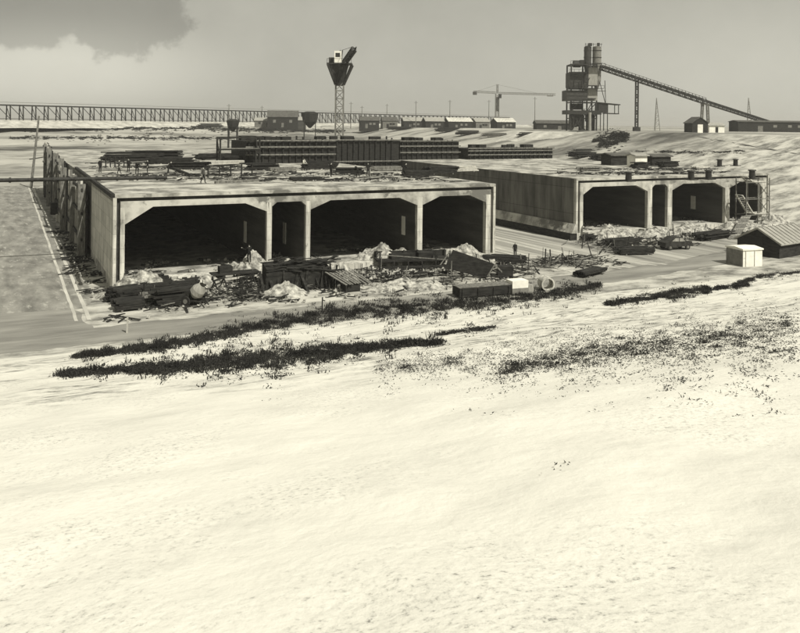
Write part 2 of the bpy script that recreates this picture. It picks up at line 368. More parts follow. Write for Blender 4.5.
element('second concrete tunnel element, set back at the right, with dark posts on its top edge', U2, V2, 8.05, c2, E2W, 111, (1.6, 1.0),
        [(c2[2][1], 6, 3.4, .9, 2.0)], 'concrete_shaded')

# ------------------------------------------------------------------ shuttering along the left walls
def shutter(label, u, v, ln, h, off, group, sm_=('timber_mid', 'concrete')):
    t = thing('shutter_panel', label, 'formwork panel', UV(u - off, v, 0), ANG, group)
    b = MB(); nb = max(3, int(h / .3)); 
    for k in range(nb):
        z0 = .1 + (h - .1) * k / nb; b.bb(-.06 - random.uniform(0, .03), .06, .1, ln - .1, z0, z0 + (h - .1) / nb - .02)
    b.build('boarding', 'timber_dark', t)
    n = max(3, int(ln / 2.6))
    for k in range(n):
        y = .5 + (ln - 1) * k / (n - 1)
        b = MB(); wd = random.uniform(.12, .4); b.bb(-.40 - .5 * (k == 0), -.14, y - wd, y + wd, 0, h + random.uniform(-.2, .5)); b.build('stud', sm_[k % 2], t)
    b = MB()
    for z in (h * .25, h * .6, h * .92): b.bb(-.62, -.41, .05, ln - .05, z - .14, z + .14)
    b.build('waling', 'timber_dark', t)
    return t
pos = ['nearest', 'second', 'third', 'fourth', 'fifth', 'sixth', 'seventh', 'farthest']
vv = V1 + 19
for k in range(8):
    ln = 11.2; hh = 8.1 if k < 3 else (8.9 + .35 * (k - 3))
    shutter('dark boarded shutter panel against the left wall of the nearest tunnel element, %s of eight' % pos[k], U1, vv, ln, hh, .35 + (.5 if k in (2, 5) else .1) + .12 * (k > 3), 'shutter panels on the left wall of the nearest element')
    vv += 11.5
t = thing('concrete_ledge', 'pale low concrete ledge running along the foot of the second tunnel element', 'ledge', UV(U2 - 1.36, V2 - .3, 0), ANG)
b = MB(); b.prism([(.45, .95), (1.05, 2.1), (1.3, 2.1), (1.3, .9)], 0, 70); b.build('kerb', 'concrete_roof', t)
b = MB(); b.bb(.3, 1.4, .1, 70, -.1, .88); b.build('kerb_shadow_band', 'timber_dark', t)  # dark band painted in for the shadow below the kerb
# dark formwork blocks standing behind
def boxed(label, u, v, z0, w, dp, h):
    t = thing('formwork_block', label, 'formwork', UV(u, v, z0), ANG, 'dark formwork blocks at the rear of the elements')
    b = MB(); b.bb(0, w, 0, dp, 0, h - .5); b.build('core', 'timber_dark', t)
    b = MB()
    for k in range(int(w / 1.1)): b.bb(.3 + k * 1.1, .5 + k * 1.1, -.32, -.02, 0, h + random.uniform(-.7, .35))
    b.build('studding', 'timber_dark', t)
    b = MB()
    for z in (h * .35, h * .65, h - .4): b.bb(-.2, w + .2, -.52, -.34, z - .1, z + .1)
    b.build('waling', 'timber_mid', t)
    for k in range(int(w / 3)):
        b = MB(); x = random.uniform(1.5, w - 1.5); b.box((x, random.uniform(1, dp - 1.5), h - .5 + .35), (random.uniform(1, 3), random.uniform(.5, 1.6), .7), random.random() * .4); b.build('stacked_boards', 'timber_dark', t)
boxed('dark formwork block on the rear of the near roof, right of the scaffold', U1 + 25, 121, 8.5, E1W - 25.3, 9, 4.0)
boxed('tall dark formwork block filling the gap between the two elements before the tall crane', U1 + E1W + .6, 134, 0, U2 - U1 - E1W - 1.2, 8, 12.3)
boxed('dark formwork block at the left on the rear of the second roof', U2 + .6, 136, 8.05, 13, 9, 4.0)
boxed('lower dark formwork block at the right on the rear of the second roof', U2 + 14.5, 134, 8.05, 20.5, 8, 2.6)

# ------------------------------------------------------------------ far trestle bridge
TA = Vector((-158, 341, 0)); TB = Vector((95, 700, 0)); TD = (TB - TA); TL = TD.length; TD.normalize(); TAz = math.atan2(TD.y, TD.x)
t = thing('trestle_bridge', 'long grey timber trestle bridge stretching across the horizon', 'bridge', TA - TD * 50 + Vector((0, 0, 14.6)), TAz)
TL += 50; b = MB(); b.bb(0, TL, -1.6, 1.6, 5.9, 6.45); b.build('deck', 'timber_dark', t)
b = MB()
for s in (-1.55, 1.55): b.bar((0, s, 7.4), (TL, s, 7.4), .1)
b.build('railing', 'timber_mid', t)
pan = 5.6; nb = int(TL / pan); first = None
for k in range(nb):
    if first is None:
        b = MB()
        for s in (-1.4, 1.4): b.bar((0, s * 1.2, -1), (0, s, 5.9), .36)
        b.bar((.17, -1.4, 5.7), (pan - .17, -1.6, .6), .22); b.bar((.2, -1.6, .5), (pan - .2, -1.6, .5), .24); b.bar((0, -1.6, .6), (0, 1.5, 5.6), .2)
        first = b.build('bent', 'timber_dark', t); o = first
    else:
        o = first.copy(); C.objects.link(o); o.parent = t
    o.location = (k * pan + 1, 0, 0)

b = MB(); BK = []
for k in range(120):
    q = TA - TD * 80 + TD * ((TL + 60) * k / 119); nrm = Vector((-TD.y, TD.x, 0))
    BK.append([q + nrm * o + Vector((0, 0, z + .35 * noise.noise(q * .05 + Vector((o, 0, 0))))) for o, z in ((-16, 11.3), (-8, 13.3), (-4, 14.5), (4, 14.5), (10, 13), (18, 11.3))])
b.v = [tuple(p) for r in BK for p in r]; b.f = [(k * 6 + i, k * 6 + i + 1, k * 6 + i + 7, k * 6 + i + 6) for k in range(119) for i in range(5)]
tag(b.build('embankment', 'sand', smooth=True), kind='structure')
# ------------------------------------------------------------------ tall crane between the elements
cp = atz(339.5, 190, 0); r_, _ = ray(339.5, 100); cp = Vector((r_ * 160, 160, 0))
t = thing('tower_crane', 'tall tower crane with dark funnel head and white cab between the tunnel elements', 'crane', cp, 0)
b = MB(); b.box((0, 0, .5), (4.2, 4.2, .5))
for sx in (-1, 1):
    for sy in (-1, 1): b.bar((sx * 1.9, sy * 1.9, .7), (sx * .7, sy * .7, 5.5), .22)
b.build('undercarriage', 'steel_dark', t)
for sx in (-1.9, 1.9):
    b = MB()
    for sy in (-1.5, 1.5): b.tube((sx - .12, sy, .28), (sx + .12, sy, .28), .28)
    b.build('wheel_set', 'steel_dark', t)
b = MB(); b.lattice((0, 0, .75), (0, 0, 23), 1.55, 1.55, .13); b.build('mast', 'steel_mid', t)
b = MB()
ring0 = [(.8, .8), (-.8, .8), (-.8, -.8), (.8, -.8)]; ring1 = [(2.5, 1.7), (-2.3, 1.7), (-2.3, -1.7), (2.5, -1.7)]
for k in range(4):
    a, c = ring0[k], ring1[k]; b.bar((a[0], a[1], 22.6), (c[0], c[1], 26.6), .35)
b.box((0, 0, 24.2), (1.5, 1.5, 3.6)); b.box((-.7, -.2, 25.6), (1.5, 1.9, 1.6)); b.box((.6, .3, 25.3), (.9, 1.2, 1.9)); b.tube((0, 0, 22.7), (-.1, 0, 26.5), .75, 1.9, 8); b.build('slewing_funnel', 'steel_dark', t)
b = MB(); b.box((0, 0, 26.75), (5.0, 3.6, .3)); b.bar((-2.4, -1.8, 27.7), (2.4, -1.8, 27.7), .07)
for x in (-2.4, -1.2, 1.2, 2.4): b.bar((x, -1.8, 26.9), (x, -1.8, 27.7), .07)
b.build('platform', 'steel_dark', t)
b = MB(); b.box((-.35, -.4, 28.1), (1.35, 1.6, 2.4)); cab = b.build('cab', 'white', t)
b = MB(); b.box((-.35, -1.22, 28.5), (.9, .04, .8)); b.build('window', 'glass', cab)
b = MB(); b.lattice((.9, 0, 27.0), (3.6, -13, 28.6), .8, 1.1, .1); b.bar((.2, 1, 29.6), (3.4, -12.5, 29.1), .06); b.build('jib', 'steel_dark', t)
b = MB(); b.lattice((0, .6, 26.9), (.2, 1, 29.6), .5, .8, .08); b.build('jib_post', 'steel_dark', t)
b = MB(); b.box((-1.6, 1.6, 27.5), (1.4, 1.8, 1.3)); b.build('counterweight', 'concrete_in', t)
# ------------------------------------------------------------------ far crane
p = at(497, 124, 450); t = thing('tower_crane', 'faint distant tower crane with long level jib on the horizon', 'crane', (p.x, p.y, 12.3), 0)
b = MB(); b.lattice((0, 0, 0), (0, 0, 19.8), 1.9, 2, .2); b.build('mast', 'steel_mid', t)
b = MB(); b.box((0, 0, 14), (2.0, 2.0, 8.0)); b.build('climbing_frame', 'steel_dark', t)
b = MB(); b.lattice((1, 0, 20.2), (32.5, -2, 19.6), 1.0, 1.5, .13); b.bar((0, 0, 25), (22, -1.3, 20.4), .1); b.box((29.5, -1.8, 18.9), (3.2, 1.2, .7)); b.build('jib', 'steel_mid', t)
b = MB(); b.lattice((-1, 0, 20.4), (-13.5, 1, 20.9), 1.0, 1.5, .13); b.bar((0, 0, 25), (-12, .9, 21), .1); b.build('counter_jib', 'steel_mid', t)
b = MB(); b.lattice((0, 0, 20), (0, 0, 25.2), .8, 1.2, .14); b.build('tower_head', 'steel_mid', t)
b = MB(); b.box((-12.6, 1, 20), (2.2, 1.4, 1.8)); b.build('counterweight', 'concrete_in', t)
b = MB(); b.box((1.4, -.8, 18.4), (1.6, 1.6, 2.2)); b.build('cab', 'steel_dark', t)

# ------------------------------------------------------------------ batching plant on its mound
PY = 280.0; PX = ray(587, 90)[0] * PY; PZ = 12.6; sc = PY / F
def pxm(x): return (x - 587) * sc
def pzm(y): return (131.5 - y) * sc
mb = MB(); n = 22
for i in range(n + 1):
    for k in range(28):
        a = 2 * PI * k / 28; rr = 26 * i / n; q = Vector((PX + rr * math.cos(a) * 1.25, PY + 3 + rr * math.sin(a), 0))
        base = height(*uv(q)); wgt = sm((1 - i / n) * 1.9)
        mb.v.append((q.x, q.y, (base - .15) * (1 - wgt) + (PZ + .12) * wgt + .12 * noise.noise(q * .4)))
for i in range(n):
    for k in range(28): mb.f.append((i * 28 + k, i * 28 + (k + 1) % 28, (i + 1) * 28 + (k + 1) % 28, (i + 1) * 28 + k))
tag(mb.build('plant_terrace', 'sand', smooth=True), kind='structure')
t = thing('batching_plant', 'tall dark concrete batching plant with twin silos on the sand mound', 'batching plant', (PX, PY, PZ), 0)
xl, xm, xr = pxm(570.5), pxm(587), pxm(597); dep = 7
b = MB()
for x in (xl + .2, xm, xr - .1):
    for y in (0, dep): b.bar((x, y, 0), (x, y, pzm(64)), .45)
for z in (pzm(118), pzm(112), pzm(102), pzm(88), pzm(72), pzm(64)):
    for y in (0, dep): b.bar((xl, y, z), (xr, y, z), .35)
    for x in (xl + .2, xm, xr): b.bar((x, 0, z), (x, dep, z), .3)
b.bar((xl, 0, 0), (xm, 0, pzm(112)), .25); b.bar((xm, 0, 0), (xr, 0, pzm(112)), .25); b.bar((xm, 0, 0), (xl, 0, pzm(112)), .25)
b.bar((xl, 0, pzm(88)), (xm, 0, pzm(72)), .2)
rp = random.Random(5)
for k in range(34):
    x = rp.uniform(xl, xr - 3); z = rp.uniform(0, pzm(80)); y = rp.choice((-.5, -.45, dep + .4)); a = rp.choice((0, PI / 2, PI / 2, .8, 1.1)); l = rp.uniform(1.5, 5)
    b.bar((x, y, z), (x + l * math.cos(a), y, max(0, z + l * math.sin(a))), rp.uniform(.12, .3))
b.build('steel_frame', 'steel_dark', t)
for z, xa, xb in ((pzm(102), xl - 1.8, xm + 1), (pzm(88), xl - 1, xr + 2), (pzm(72), xl - .8, xm), (pzm(66), xm, xr + 2.4)):
    b = MB(); b.bb(xa, xb, -1.9, -.35, z - .1, z); b.bar((xa, -1.85, z + 1), (xb, -1.85, z + 1), .1)
    for k in range(5): b.bar((xa + (xb - xa) * k / 4, -1.85, z), (xa + (xb - xa) * k / 4, -1.85, z + 1), .1)
    b.build('catwalk', 'steel_dark', t)
def rib_box(x0, x1, y0, y1, z0, z1, n):
    b = MB(); b.bb(x0, x1, y0, y1, z0, z1)
    for k in range(n): z = z0 + (z1 - z0) * (k + .5) / n; b.bb(x0 - .1, x1 + .1, y0 - .12, y0 - .01, z - .12, z + .12)
    return b
rib_box(xl - .3, xm + .4, -.2, dep, pzm(87), pzm(72), 4).build('aggregate_bin', 'bin_steel', t)
rib_box(pxm(566), xm, -1.0, dep, pzm(100.5), pzm(90), 3).build('weigh_house', 'bin_steel', t)
b = MB(); b.bb(xm + .45, xr + .1, -.25, dep - 1, pzm(85), pzm(67)); b.build('upper_cladding', 'sheet', t)
b = MB(); b.bb(xm + .2, xr + .1, -.3, dep - 1, pzm(100), pzm(88.5)); b.build('lower_cladding', 'sheet', t)
b = MB(); b.bb(xl - 1.5, xr + 1.4, -1.1, dep, pzm(114), pzm(110)); b.bb(xl + 1, xm - 1, .5, dep, pzm(126), pzm(114)); b.bb(xm + 1, xr - .5, 1, dep, pzm(121), pzm(114)); b.build('mixer_floor', 'steel_dark', t)
b = MB(); b.bb(xl, xm + .3, 0, dep, pzm(65), pzm(63.6))
for k in range(6): b.bar((xl + k * 1.1, -.1, pzm(63.6)), (xl + k * 1.1, -.1, pzm(60.5)), .1)
b.bar((xl, -.1, pzm(60.5)), (xm, -.1, pzm(60.5)), .1); b.tube((xl + 1.5, 3, pzm(63)), (xl + 4, 3, pzm(63)), 1.3)
b.box((xl + 4.6, 3, pzm(61.5)), (1.8, 3, 1.6)); b.build('bin_deck', 'steel_dark', t)
for (x0, x1, zb) in ((585, 592.3, 66), (593.6, 602.2, 80)):
    b = MB(); cx = pxm((x0 + x1) / 2); rd = (x1 - x0) / 2 * sc
    b.tube((cx, 2, pzm(zb)), (cx, 2, pzm(46)), rd, n=20)
    b.tube((cx, 2, pzm(zb + 9)), (cx, 2, pzm(zb)), .5, rd, n=20)
    b.tube((cx, 2, pzm(46)), (cx, 2, pzm(44.6)), rd, .5, n=20)
    so = b.build('silo', 'bin_steel' if x0 < 590 else 'steel_mid', t, False)
    b = MB()
    for z in (50, 57, 63): b.tube((cx, 2, pzm(z)), (cx, 2, pzm(z) + .25), rd + .12, n=20)
    b.build('hoop', 'steel_dark', so)
b = MB()
for x in (585, 589, 593, 597, 601): b.bar((pxm(x), .2, pzm(46)), (pxm(x), .2, pzm(42.6)), .12)
b.bar((pxm(585), .2, pzm(43.6)), (pxm(602), .2, pzm(43.6)), .12); b.box((pxm(590.5), 1.5, pzm(43.8)), (1.2, 1.2, 1)); b.tube((pxm(599), 1.5, pzm(45)), (pxm(599), 1.5, pzm(42)), .5)
b.build('silo_rail', 'steel_dark', t)
b = MB(); b.bb(pxm(598.5), pxm(608), -.5, 5, pzm(112), pzm(102.5)); b.build('hopper_house', 'steel_dark', t)
b = MB(); b.bar((pxm(598), 2, pzm(102)), (pxm(620), 2, pzm(104)), 5.6, .3); b.bar((pxm(606), 2, pzm(112.6)), (pxm(619), 2, pzm(113)), 5, .3)
for x in (600.5, 607.5, 618.5):
    for y in (-.3, 4.8): b.bar((pxm(x), y, 0 if x < 610 else pzm(113)), (pxm(x), y, pzm(103.5)), .25)
b.build('loading_canopy', 'steel_dark', t)
b = MB(); b.bar((pxm(600), 1, pzm(80)), (pxm(606), 1, pzm(102)), .2); b.bar((pxm(604), -1, pzm(80)), (pxm(605), -1, pzm(102)), .2); b.bar((pxm(596), -.6, pzm(90.5)), (pxm(605), -.6, pzm(90.5)), 1.2, .15); b.build('side_ladder', 'steel_dark', t)
for (x0, x1, y0, z0, z1) in ((572, 578, 1, 127, 117), (582, 586, 2, 131, 115), (590.5, 596, 1, 131, 116), (574, 586, 4, 109, 103)):
    b = MB(); b.bb(pxm(x0), pxm(x1), y0, y0 + 3, pzm(z0), pzm(z1)); b.build('machine_casing', 'bin_steel', t)
b = MB(); b.tube((pxm(589), -1.5, pzm(130)), (pxm(589), -1.5, pzm(112)), .55); b.build('discharge_pipe', 'sheet', t)
# mound retaining timber
# conveyor
A_ = at(601, 67.5, 280); B_ = at(705, 102, 300); E_ = at(774, 124.2, 335)
t = thing('conveyor', 'long inclined conveyor gallery running down from the silos to the right', 'conveyor', A_, 0)
def rel(p): return Vector(p) - A_
b = MB(); b.lattice(rel(A_), rel(B_), 1.5, 1.5, .16); b.lattice(rel(B_), rel(E_), 1.3, 1.5, .13); b.build('truss', 'steel_dark', t)
b = MB(); b.bar(rel(A_) + Vector((0, 0, .3)), rel(B_) + Vector((0, 0, .3)), 1.1, .35); b.bar(rel(B_) + Vector((0, 0, .3)), rel(E_) + Vector((0, 0, .3)), 1.0, .3); b.build('belt', 'tyre', t)
b = MB()
for k in range(30):
    q = rel(A_).lerp(rel(B_), k / 29) + Vector((0, -.9, .6)); b.bar(q, q + Vector((0, 0, 1.0)), .16)
b.bar(rel(A_) + Vector((0, -.9, 1.5)), rel(B_) + Vector((0, -.9, 1.5)), .12); b.build('handrail', 'steel_dark', t)
q = at(637, 79, 287)
b = MB(); b.lattice(rel((q.x, q.y, 12.4)), rel((q.x, q.y, q.z - .3)), .9, 1.5, .16); b.box(rel((q.x, q.y, 13.4)), (2.2, 2.2, 2.2)); b.build('support_mast', 'steel_dark', t)
q = at(705, 103, 300)
b = MB()
for s in (-1, 1): b.lattice(rel((q.x + s * 1.5, q.y, 12.4)), rel((q.x + s * .9, q.y, q.z - .4)), .7, 1.6, .15)
b.bar(rel((q.x - 1.6, q.y, q.z - .5)), rel((q.x + 1.6, q.y, q.z - .5)), .5); b.build('support_trestle', 'steel_mid', t)

# ------------------------------------------------------------------ masts and poles
def lmast(x, yt, Y, w, label):
    p = at(x, yt, Y); z0 = 12.0
    t = thing('lattice_mast', label, 'mast', (p.x, p.y, z0), 0, 'lattice masts behind the conveyor'); h = p.z - z0
    b = MB()
    for s in ((-1, -1), (1, -1), (0, 1)): b.bar((s[0] * w, s[1] * w, 0), (0, 0, h), .22)
    b.build('leg_frame', 'steel_mid', t)
    b = MB()
    for k in range(1, 7):
        f = 1 - k / 8; z = h * k / 8; b.bar((-w * f, -w * f, z), (w * f, -w * f, z), .14); b.bar((-w * f, -w * f, z), (w * f * .88, -w * f * .88, z + h / 8), .12)
    b.build('bracing', 'steel_mid', t)
lmast(656.5, 98, 340, 1.3, 'slender lattice mast between conveyor mast and small hut')
lmast(748.5, 98, 350, 1.4, 'slender lattice mast standing behind the long dark shed at the right')
def upole(x, yt, Y, label):
    p = at(x, yt, Y); z0 = 12.0; h = p.z - z0
    t = thing('utility_pole', label, 'pole', (p.x, p.y, z0), .3, 'utility poles along the horizon')
    b = MB(); b.tube((0, 0, 0), (0, 0, h), .22, .14, 8); b.build('post', 'timber_mid', t)
    b = MB(); b.bar((-1, 0, h - .8), (1, 0, h - .8), .16); b.build('crossarm', 'timber_mid', t)
for x, yt, Y, l in ((229, 104, 380, 'thin pole left of the far house on the horizon'), (262, 106, 420, 'shorter thin pole just left of the far house'),
                    (351, 102, 400, 'thin pole just right of the tall crane mast'), (362, 106, 430, 'thin pole second right of the tall crane mast'), (387, 104, 430, 'thin pole above the left end of the long sheds'),
                    (416, 101, 400, 'thin pole above the middle of the long sheds'), (450, 100, 400, 'thin pole above the pale roofs left of the faint crane'), (489, 100, 410, 'thin pole close beside the faint far crane'),
                    (535, 97, 390, 'tallest thin pole between faint crane and batching plant')): upole(x, yt, Y, l)
p = atz(31, 188, 0); q = at(39, 116, p.y)
t = thing('leaning_pole', 'tall leaning timber pole at the left edge of the dock', 'pole', p, 0)
b = MB(); b.tube((0, 0, 0), (q.x - p.x, 0, q.z), .32, .2, 8); b.build('post', 'timber_mid', t)
b = MB(); b.bar((-.4, 0, q.z - 9.5), (2.6, 0, q.z - 9), .2); b.build('step_bar', 'timber_dark', t)

# ------------------------------------------------------------------ sheds along the horizon
def shed(label, loc, w, d, h, rh, wallm, roofm, rz=0, doors=(), wins=(), group=None, over=.3, name='shed'):
    t = thing(name, label, 'shed' if name == 'shed' else name.replace('_', ' '), loc, rz, group)
    b = MB(); b.prismx([(-d / 2, -1.5), (d / 2, -1.5), (d / 2, h), (0, h + rh), (-d / 2, h)], -w / 2, w / 2); b.build('wall', wallm, t)
    b = MB(); o = over; k = rh / (d / 2)
    for s in (-1, 1):
        b.prismx([(0, h + rh + .02), (s * (d / 2 + o), h - k * o + .02), (s * (d / 2 + o), h - k * o + .18), (0, h + rh + .2)], -w / 2 - o, w / 2 + o)
    b.build('roof', roofm, t)
    for (x, ww, hh) in doors:
        b = MB(); b.bb(x - ww / 2, x + ww / 2, -d / 2 - .05, -d / 2 - .01, 0, hh); b.build('door', 'timber_dark' if wallm != 'timber_dark' else 'timber_mid', t)
    for (x, z, ww, hh) in wins:
        b = MB(); b.bb(x - ww / 2, x + ww / 2, -d / 2 - .05, -d / 2 - .01, z - hh / 2, z + hh / 2); b.build('window', 'glass' if wallm != 'timber_dark' else 'steel_mid', t)
    return t
def far(x, Y, z=12.3): r, _ = ray(x, 122); return (r * Y, Y, z)
gp = 'long sheds along the horizon'
shed('dark house with hipped outline on the horizon right of the trestle', far(283, 400), 15, 9, 5.2, 3, 'timber_dark', 'roof_dark', .1, [(0, 1.2, 2.2)], [(-4, 3, 1.4, 1.4), (4, 3, 1.4, 1.4)], name='house')
shed('low pale shed attached right of the dark horizon house', far(297, 402), 9, 7, 3.6, 1.6, 'concrete_in', 'sheet', .1, [(0, 1.2, 2.2)], [(-2.5, 2, 1.2, 1)])
shed('low grey shed left of the dark house on the horizon', far(266, 405), 11, 7, 3.2, 1.4, 'timber_mid', 'sheet', .1, [(1, 1.2, 2.2)], [(-3, 2, 1.2, 1)])
for k, (x, w, wm_, rm, l) in enumerate(((369, 15, 'timber_dark', 'roof_dark', 'leftmost long dark shed on the horizon'), (389, 12, 'timber_mid', 'roof_dark', 'short grey shed beside the leftmost long dark one'),
        (412, 16, 'timber_dark', 'sheet', 'dark shed with grey roof in the middle of the horizon row'), (433, 15, 'timber_dark', 'sheet', 'dark shed with pale roof in the horizon row'),
        (458, 20, 'timber_dark', 'concrete', 'longest dark shed with pale roof in the horizon row'), (480, 12, 'timber_mid', 'sheet', 'grey shed under the faint crane'), (503, 16, 'timber_dark', 'concrete', 'rightmost horizon shed with pale gable and roof'))):
    shed(l, far(x, 395 + 6 * (k % 3)), w * .62, 8, 3.8, 1.8, wm_, rm, .12 + .03 * k, [(-w * .1, 1.2, 2.2)], [(w * .15, 2.2, 1.2, 1), (w * .03, 2.2, 1.2, 1)], gp)
shed('dark low shed on the bank just left of the batching plant', far(553, 330), 15, 8, 3.2, 1.2, 'timber_dark', 'roof_dark', 0, [(2, 1.4, 2.2)], [(-4, 2, 1.2, 1)])
shed('small dark gabled hut with white doorway under the conveyor', far(696, 262, 12.9), 5.5, 5.4, 3.2, 1.8, 'timber_dark', 'roof_dark', PI / 2 + .12, [], [], name='hut')
h_ = C.objects[-1].parent
b = MB(); b.bb(-2.9, -2.76, -.9, .9, 0, 2.7); b.build('doorway', 'white', h_)
shed('little white hut right of the dark gabled hut', far(714, 275, 12.9), 5.5, 4, 2.4, .8, 'white', 'sheet', .1, [(0, 1, 1.9)], [], name='hut')
shed('long low dark shed with flat roof at the right horizon', far(770, 320, 12.9), 30, 8, 4.0, .5, 'timber_dark', 'roof_dark', .05, [(-6, 2, 2.5)], [(0, 2.4, 1.5, 1), (6, 2.4, 1.5, 1), (10, 2.4, 1.5, 1)])
# bins on legs
def bin_(label, x, yt, Y, w, leg):
    p = at(x, yt, Y); g0 = height(*uv(p)); h = p.z - g0
    t = thing('loading_bin', label, 'bin', (p.x, p.y, g0), .1, 'bins on legs')
    b = MB(); b.tube((0, 0, h - w * .75), (0, 0, h - .6), w * .5, w * .62, 8); b.tube((0, 0, h - .6), (0, 0, h), w * .62, w * .3, 8); b.tube((0, 0, h - w * 1.2), (0, 0, h - w * .75), .4, w * .5, 8); b.build('hopper', 'timber_dark', t)
    for sx in (-1, 1):
        for sy in (-1, 1):
            b = MB(); b.bar((sx * w * .42, sy * w * .42, -1), (sx * w * .4, sy * w * .4, h - w * .6), .3); b.build('leg', 'timber_dark', t)
bin_('dark round topped bin on legs left of the tall crane', 310, 111.5, 300, 5.2, 4)
bin_('small dark bin on legs behind the left roof clutter', 233, 119, 260, 3.4, 3)

# ------------------------------------------------------------------ people
def person_mesh(pose, mats):
    """skin-modifier figure baked to one continuous mesh; z=0 at the soles, facing -y"""
    V = []; E = []; R = []
    def ad(p, r, par=None):
        V.append(p); R.append(r); 
        if par is not None: E.append((par, len(V) - 1))
        return len(V) - 1
    bend = pose.get('bend', 0); st = pose.get('stride', .0); cr = 1.0
    hip = ad((0, 0, .93), .135)
    def up(x, y, z): 
        dz = z - .93; return (x, y - dz * math.sin(bend) , .93 + dz * math.cos(bend) + 0 * y)
    w = ad(up(0, 0, 1.10), .125, hip); ch = ad(up(0, .01, 1.32), .15, w); nk = ad(up(0, 0, 1.48), .065, ch)
    hd = ad(up(0, -.015, 1.60), .092, nk); top = ad(up(0, 0, 1.70), .078, hd); ad(up(0, -.10, 1.585), .022, hd)
    for i, s in enumerate((-1, 1)):
        sh = ad(up(s * .19, 0, 1.42), .07, ch)
        ar = pose['arms'][i]                    # (elbow offset, hand offset) from shoulder
        P = Vector(up(s * .19, 0, 1.42)); e = P + Vector(ar[0]); h = P + Vector(ar[1])
        el_ = ad(tuple(e), .05, sh); ha = ad(tuple(h), .036, el_)
        d = (h - e).normalized(); sd_ = d.cross(Vector((0, 1, .2))).normalized()
        pm = ad(tuple(h + d * .07), .038, ha)
        for k, (o, ln) in enumerate(((-.032, .075), (-.011, .09), (.011, .085), (.032, .065))):
            f1 = ad(tuple(h + d * .115 + sd_ * o), .010, pm); ad(tuple(h + d * (.115 + ln) + sd_ * o + Vector((0, -.012, 0))), .008, f1)
        th = ad(tuple(h + d * .05 + sd_ * .055), .011, ha); ad(tuple(h + d * .10 + sd_ * .07), .009, th)
        y1 = -st * s
        th_ = ad((s * .105, 0, .84), .105, hip); kn = ad((s * .115, y1 * .5 - .03, .49), .068, th_); an = ad((s * .12, y1 + .02, .10), .05, kn)
        ad((s * .135, y1 - .15, .045), .045, an)
    me = bpy.data.meshes.new('tmp'); me.from_pydata(V, E, []); ob = bpy.data.objects.new('tmp', me); C.objects.link(ob)
    md = ob.modifiers.new('s', 'SKIN'); md.use_smooth_shade = True
    for i, sv in enumerate(me.skin_vertices[0].data): sv.radius = (R[i], R[i]); sv.use_root = (i == 0)
    sb = ob.modifiers.new('b', 'SUBSURF'); sb.levels = 1; sb.render_levels = 1
    dg = bpy.context.evaluated_depsgraph_get(); dg.update()
    out = bpy.data.meshes.new_from_object(ob.evaluated_get(dg)); bpy.data.objects.remove(ob)
    out.materials.clear()
    for m in mats: out.materials.append(M[m])
    for p in out.polygons:
        z = p.center.z; c = p.center; p.use_smooth = True
        headz = up(0, 0, 1.50); d = (Vector(headz) - Vector(up(0, 0, 1.3))).normalized()
        k = (c - Vector(headz)).dot(d)
        p.material_index = 0
        if k < 0 and abs(c.x) < .215 or (abs(c.x) < .6 and k < 0 and z > .98): p.material_index = 1
        if z < .98 and abs(c.x) < .24: p.material_index = 2
        if z < .09: p.material_index = 3
        if k > .13 or (k > .05 and c.y > .03): p.material_index = 2
    return out
hang = (((-.05, .03, -.29), (-.06, -.03, -.55)), ((.05, .03, -.29), (.06, -.03, -.55)))
reach = (((-.06, -.08, -.27), (-.02, -.30, -.36)), ((.14, -.10, -.2), (.34, -.22, -.08)))
work = (((-.06, -.12, -.26), (.04, -.34, -.38)), ((.06, -.12, -.26), (-.04, -.36, -.36)))
PM = [person_mesh({'arms': hang, 'stride': .0}, ['skin', 'cloth_dark', 'cloth_dark', 'tyre']),
      person_mesh({'arms': hang, 'stride': .2}, ['skin', 'cloth_mid', 'cloth_dark', 'tyre']),
      person_mesh({'arms': reach, 'stride': .12}, ['skin', 'cloth_dark', 'cloth_dark', 'tyre']),
      person_mesh({'arms': work, 'stride': .15, 'bend': .6}, ['skin', 'cloth_dark', 'cloth_dark', 'tyre']),
      person_mesh({'arms': work, 'stride': .1, 'bend': .35}, ['skin', 'cloth_pale', 'cloth_dark', 'tyre'])]
def person(x, y, z, k, rz, label, sc=1.0, p=None):
    p = p or atz(x, y, z)
    o = bpy.data.objects.new('person', PM[k]); C.objects.link(o); o.location = p; o.rotation_euler = (0, 0, rz); o.scale = (sc,) * 3
    tag(o, label, 'person', 'workers on the site')
RZ = 8.5
for x, y, k, rz, l in ((100, 173, 0, 1.0, 'worker in dark clothes standing by the railing at the left end of the roof'),
    (119, 174, 1, 2.0, 'worker in grey shirt behind the long pipe, left of the group of three'),
    (128.5, 172, 0, 4.0, 'worker in dark clothes, leftmost of the group of three on the near roof'), (137, 174.5, 3, .5, 'bent worker in the middle of the group on the near roof'), (147.5, 174, 0, 5.0, 'broad dark worker at the right of the group on the near roof'),
    (168, 174.5, 3, 2.2, 'stooping worker beside the slanting plank on the near roof'), (203, 183.5, 1, 1.2, 'lone worker walking in dark trousers near the roof edge'),
    (303, 171, 4, 1.0, 'worker in pale shirt on the roof above the small opening'), (331, 177, 2, 2.5, 'worker reaching out beside the tall crane on the roof'),
    (358, 178, 3, 4.5, 'bent worker on the roof right of the crane mast'), (368, 177, 0, .4, 'upright worker on the roof among the planks right of the crane'), (403, 176, 3, 1.6, 'crouched worker near the right end of the near roof')):
    person(x, y, RZ, k, rz, l)
person(515, 257.5, 0, 0, .4, 'worker in dark clothes standing alone on the haul road between the elements')

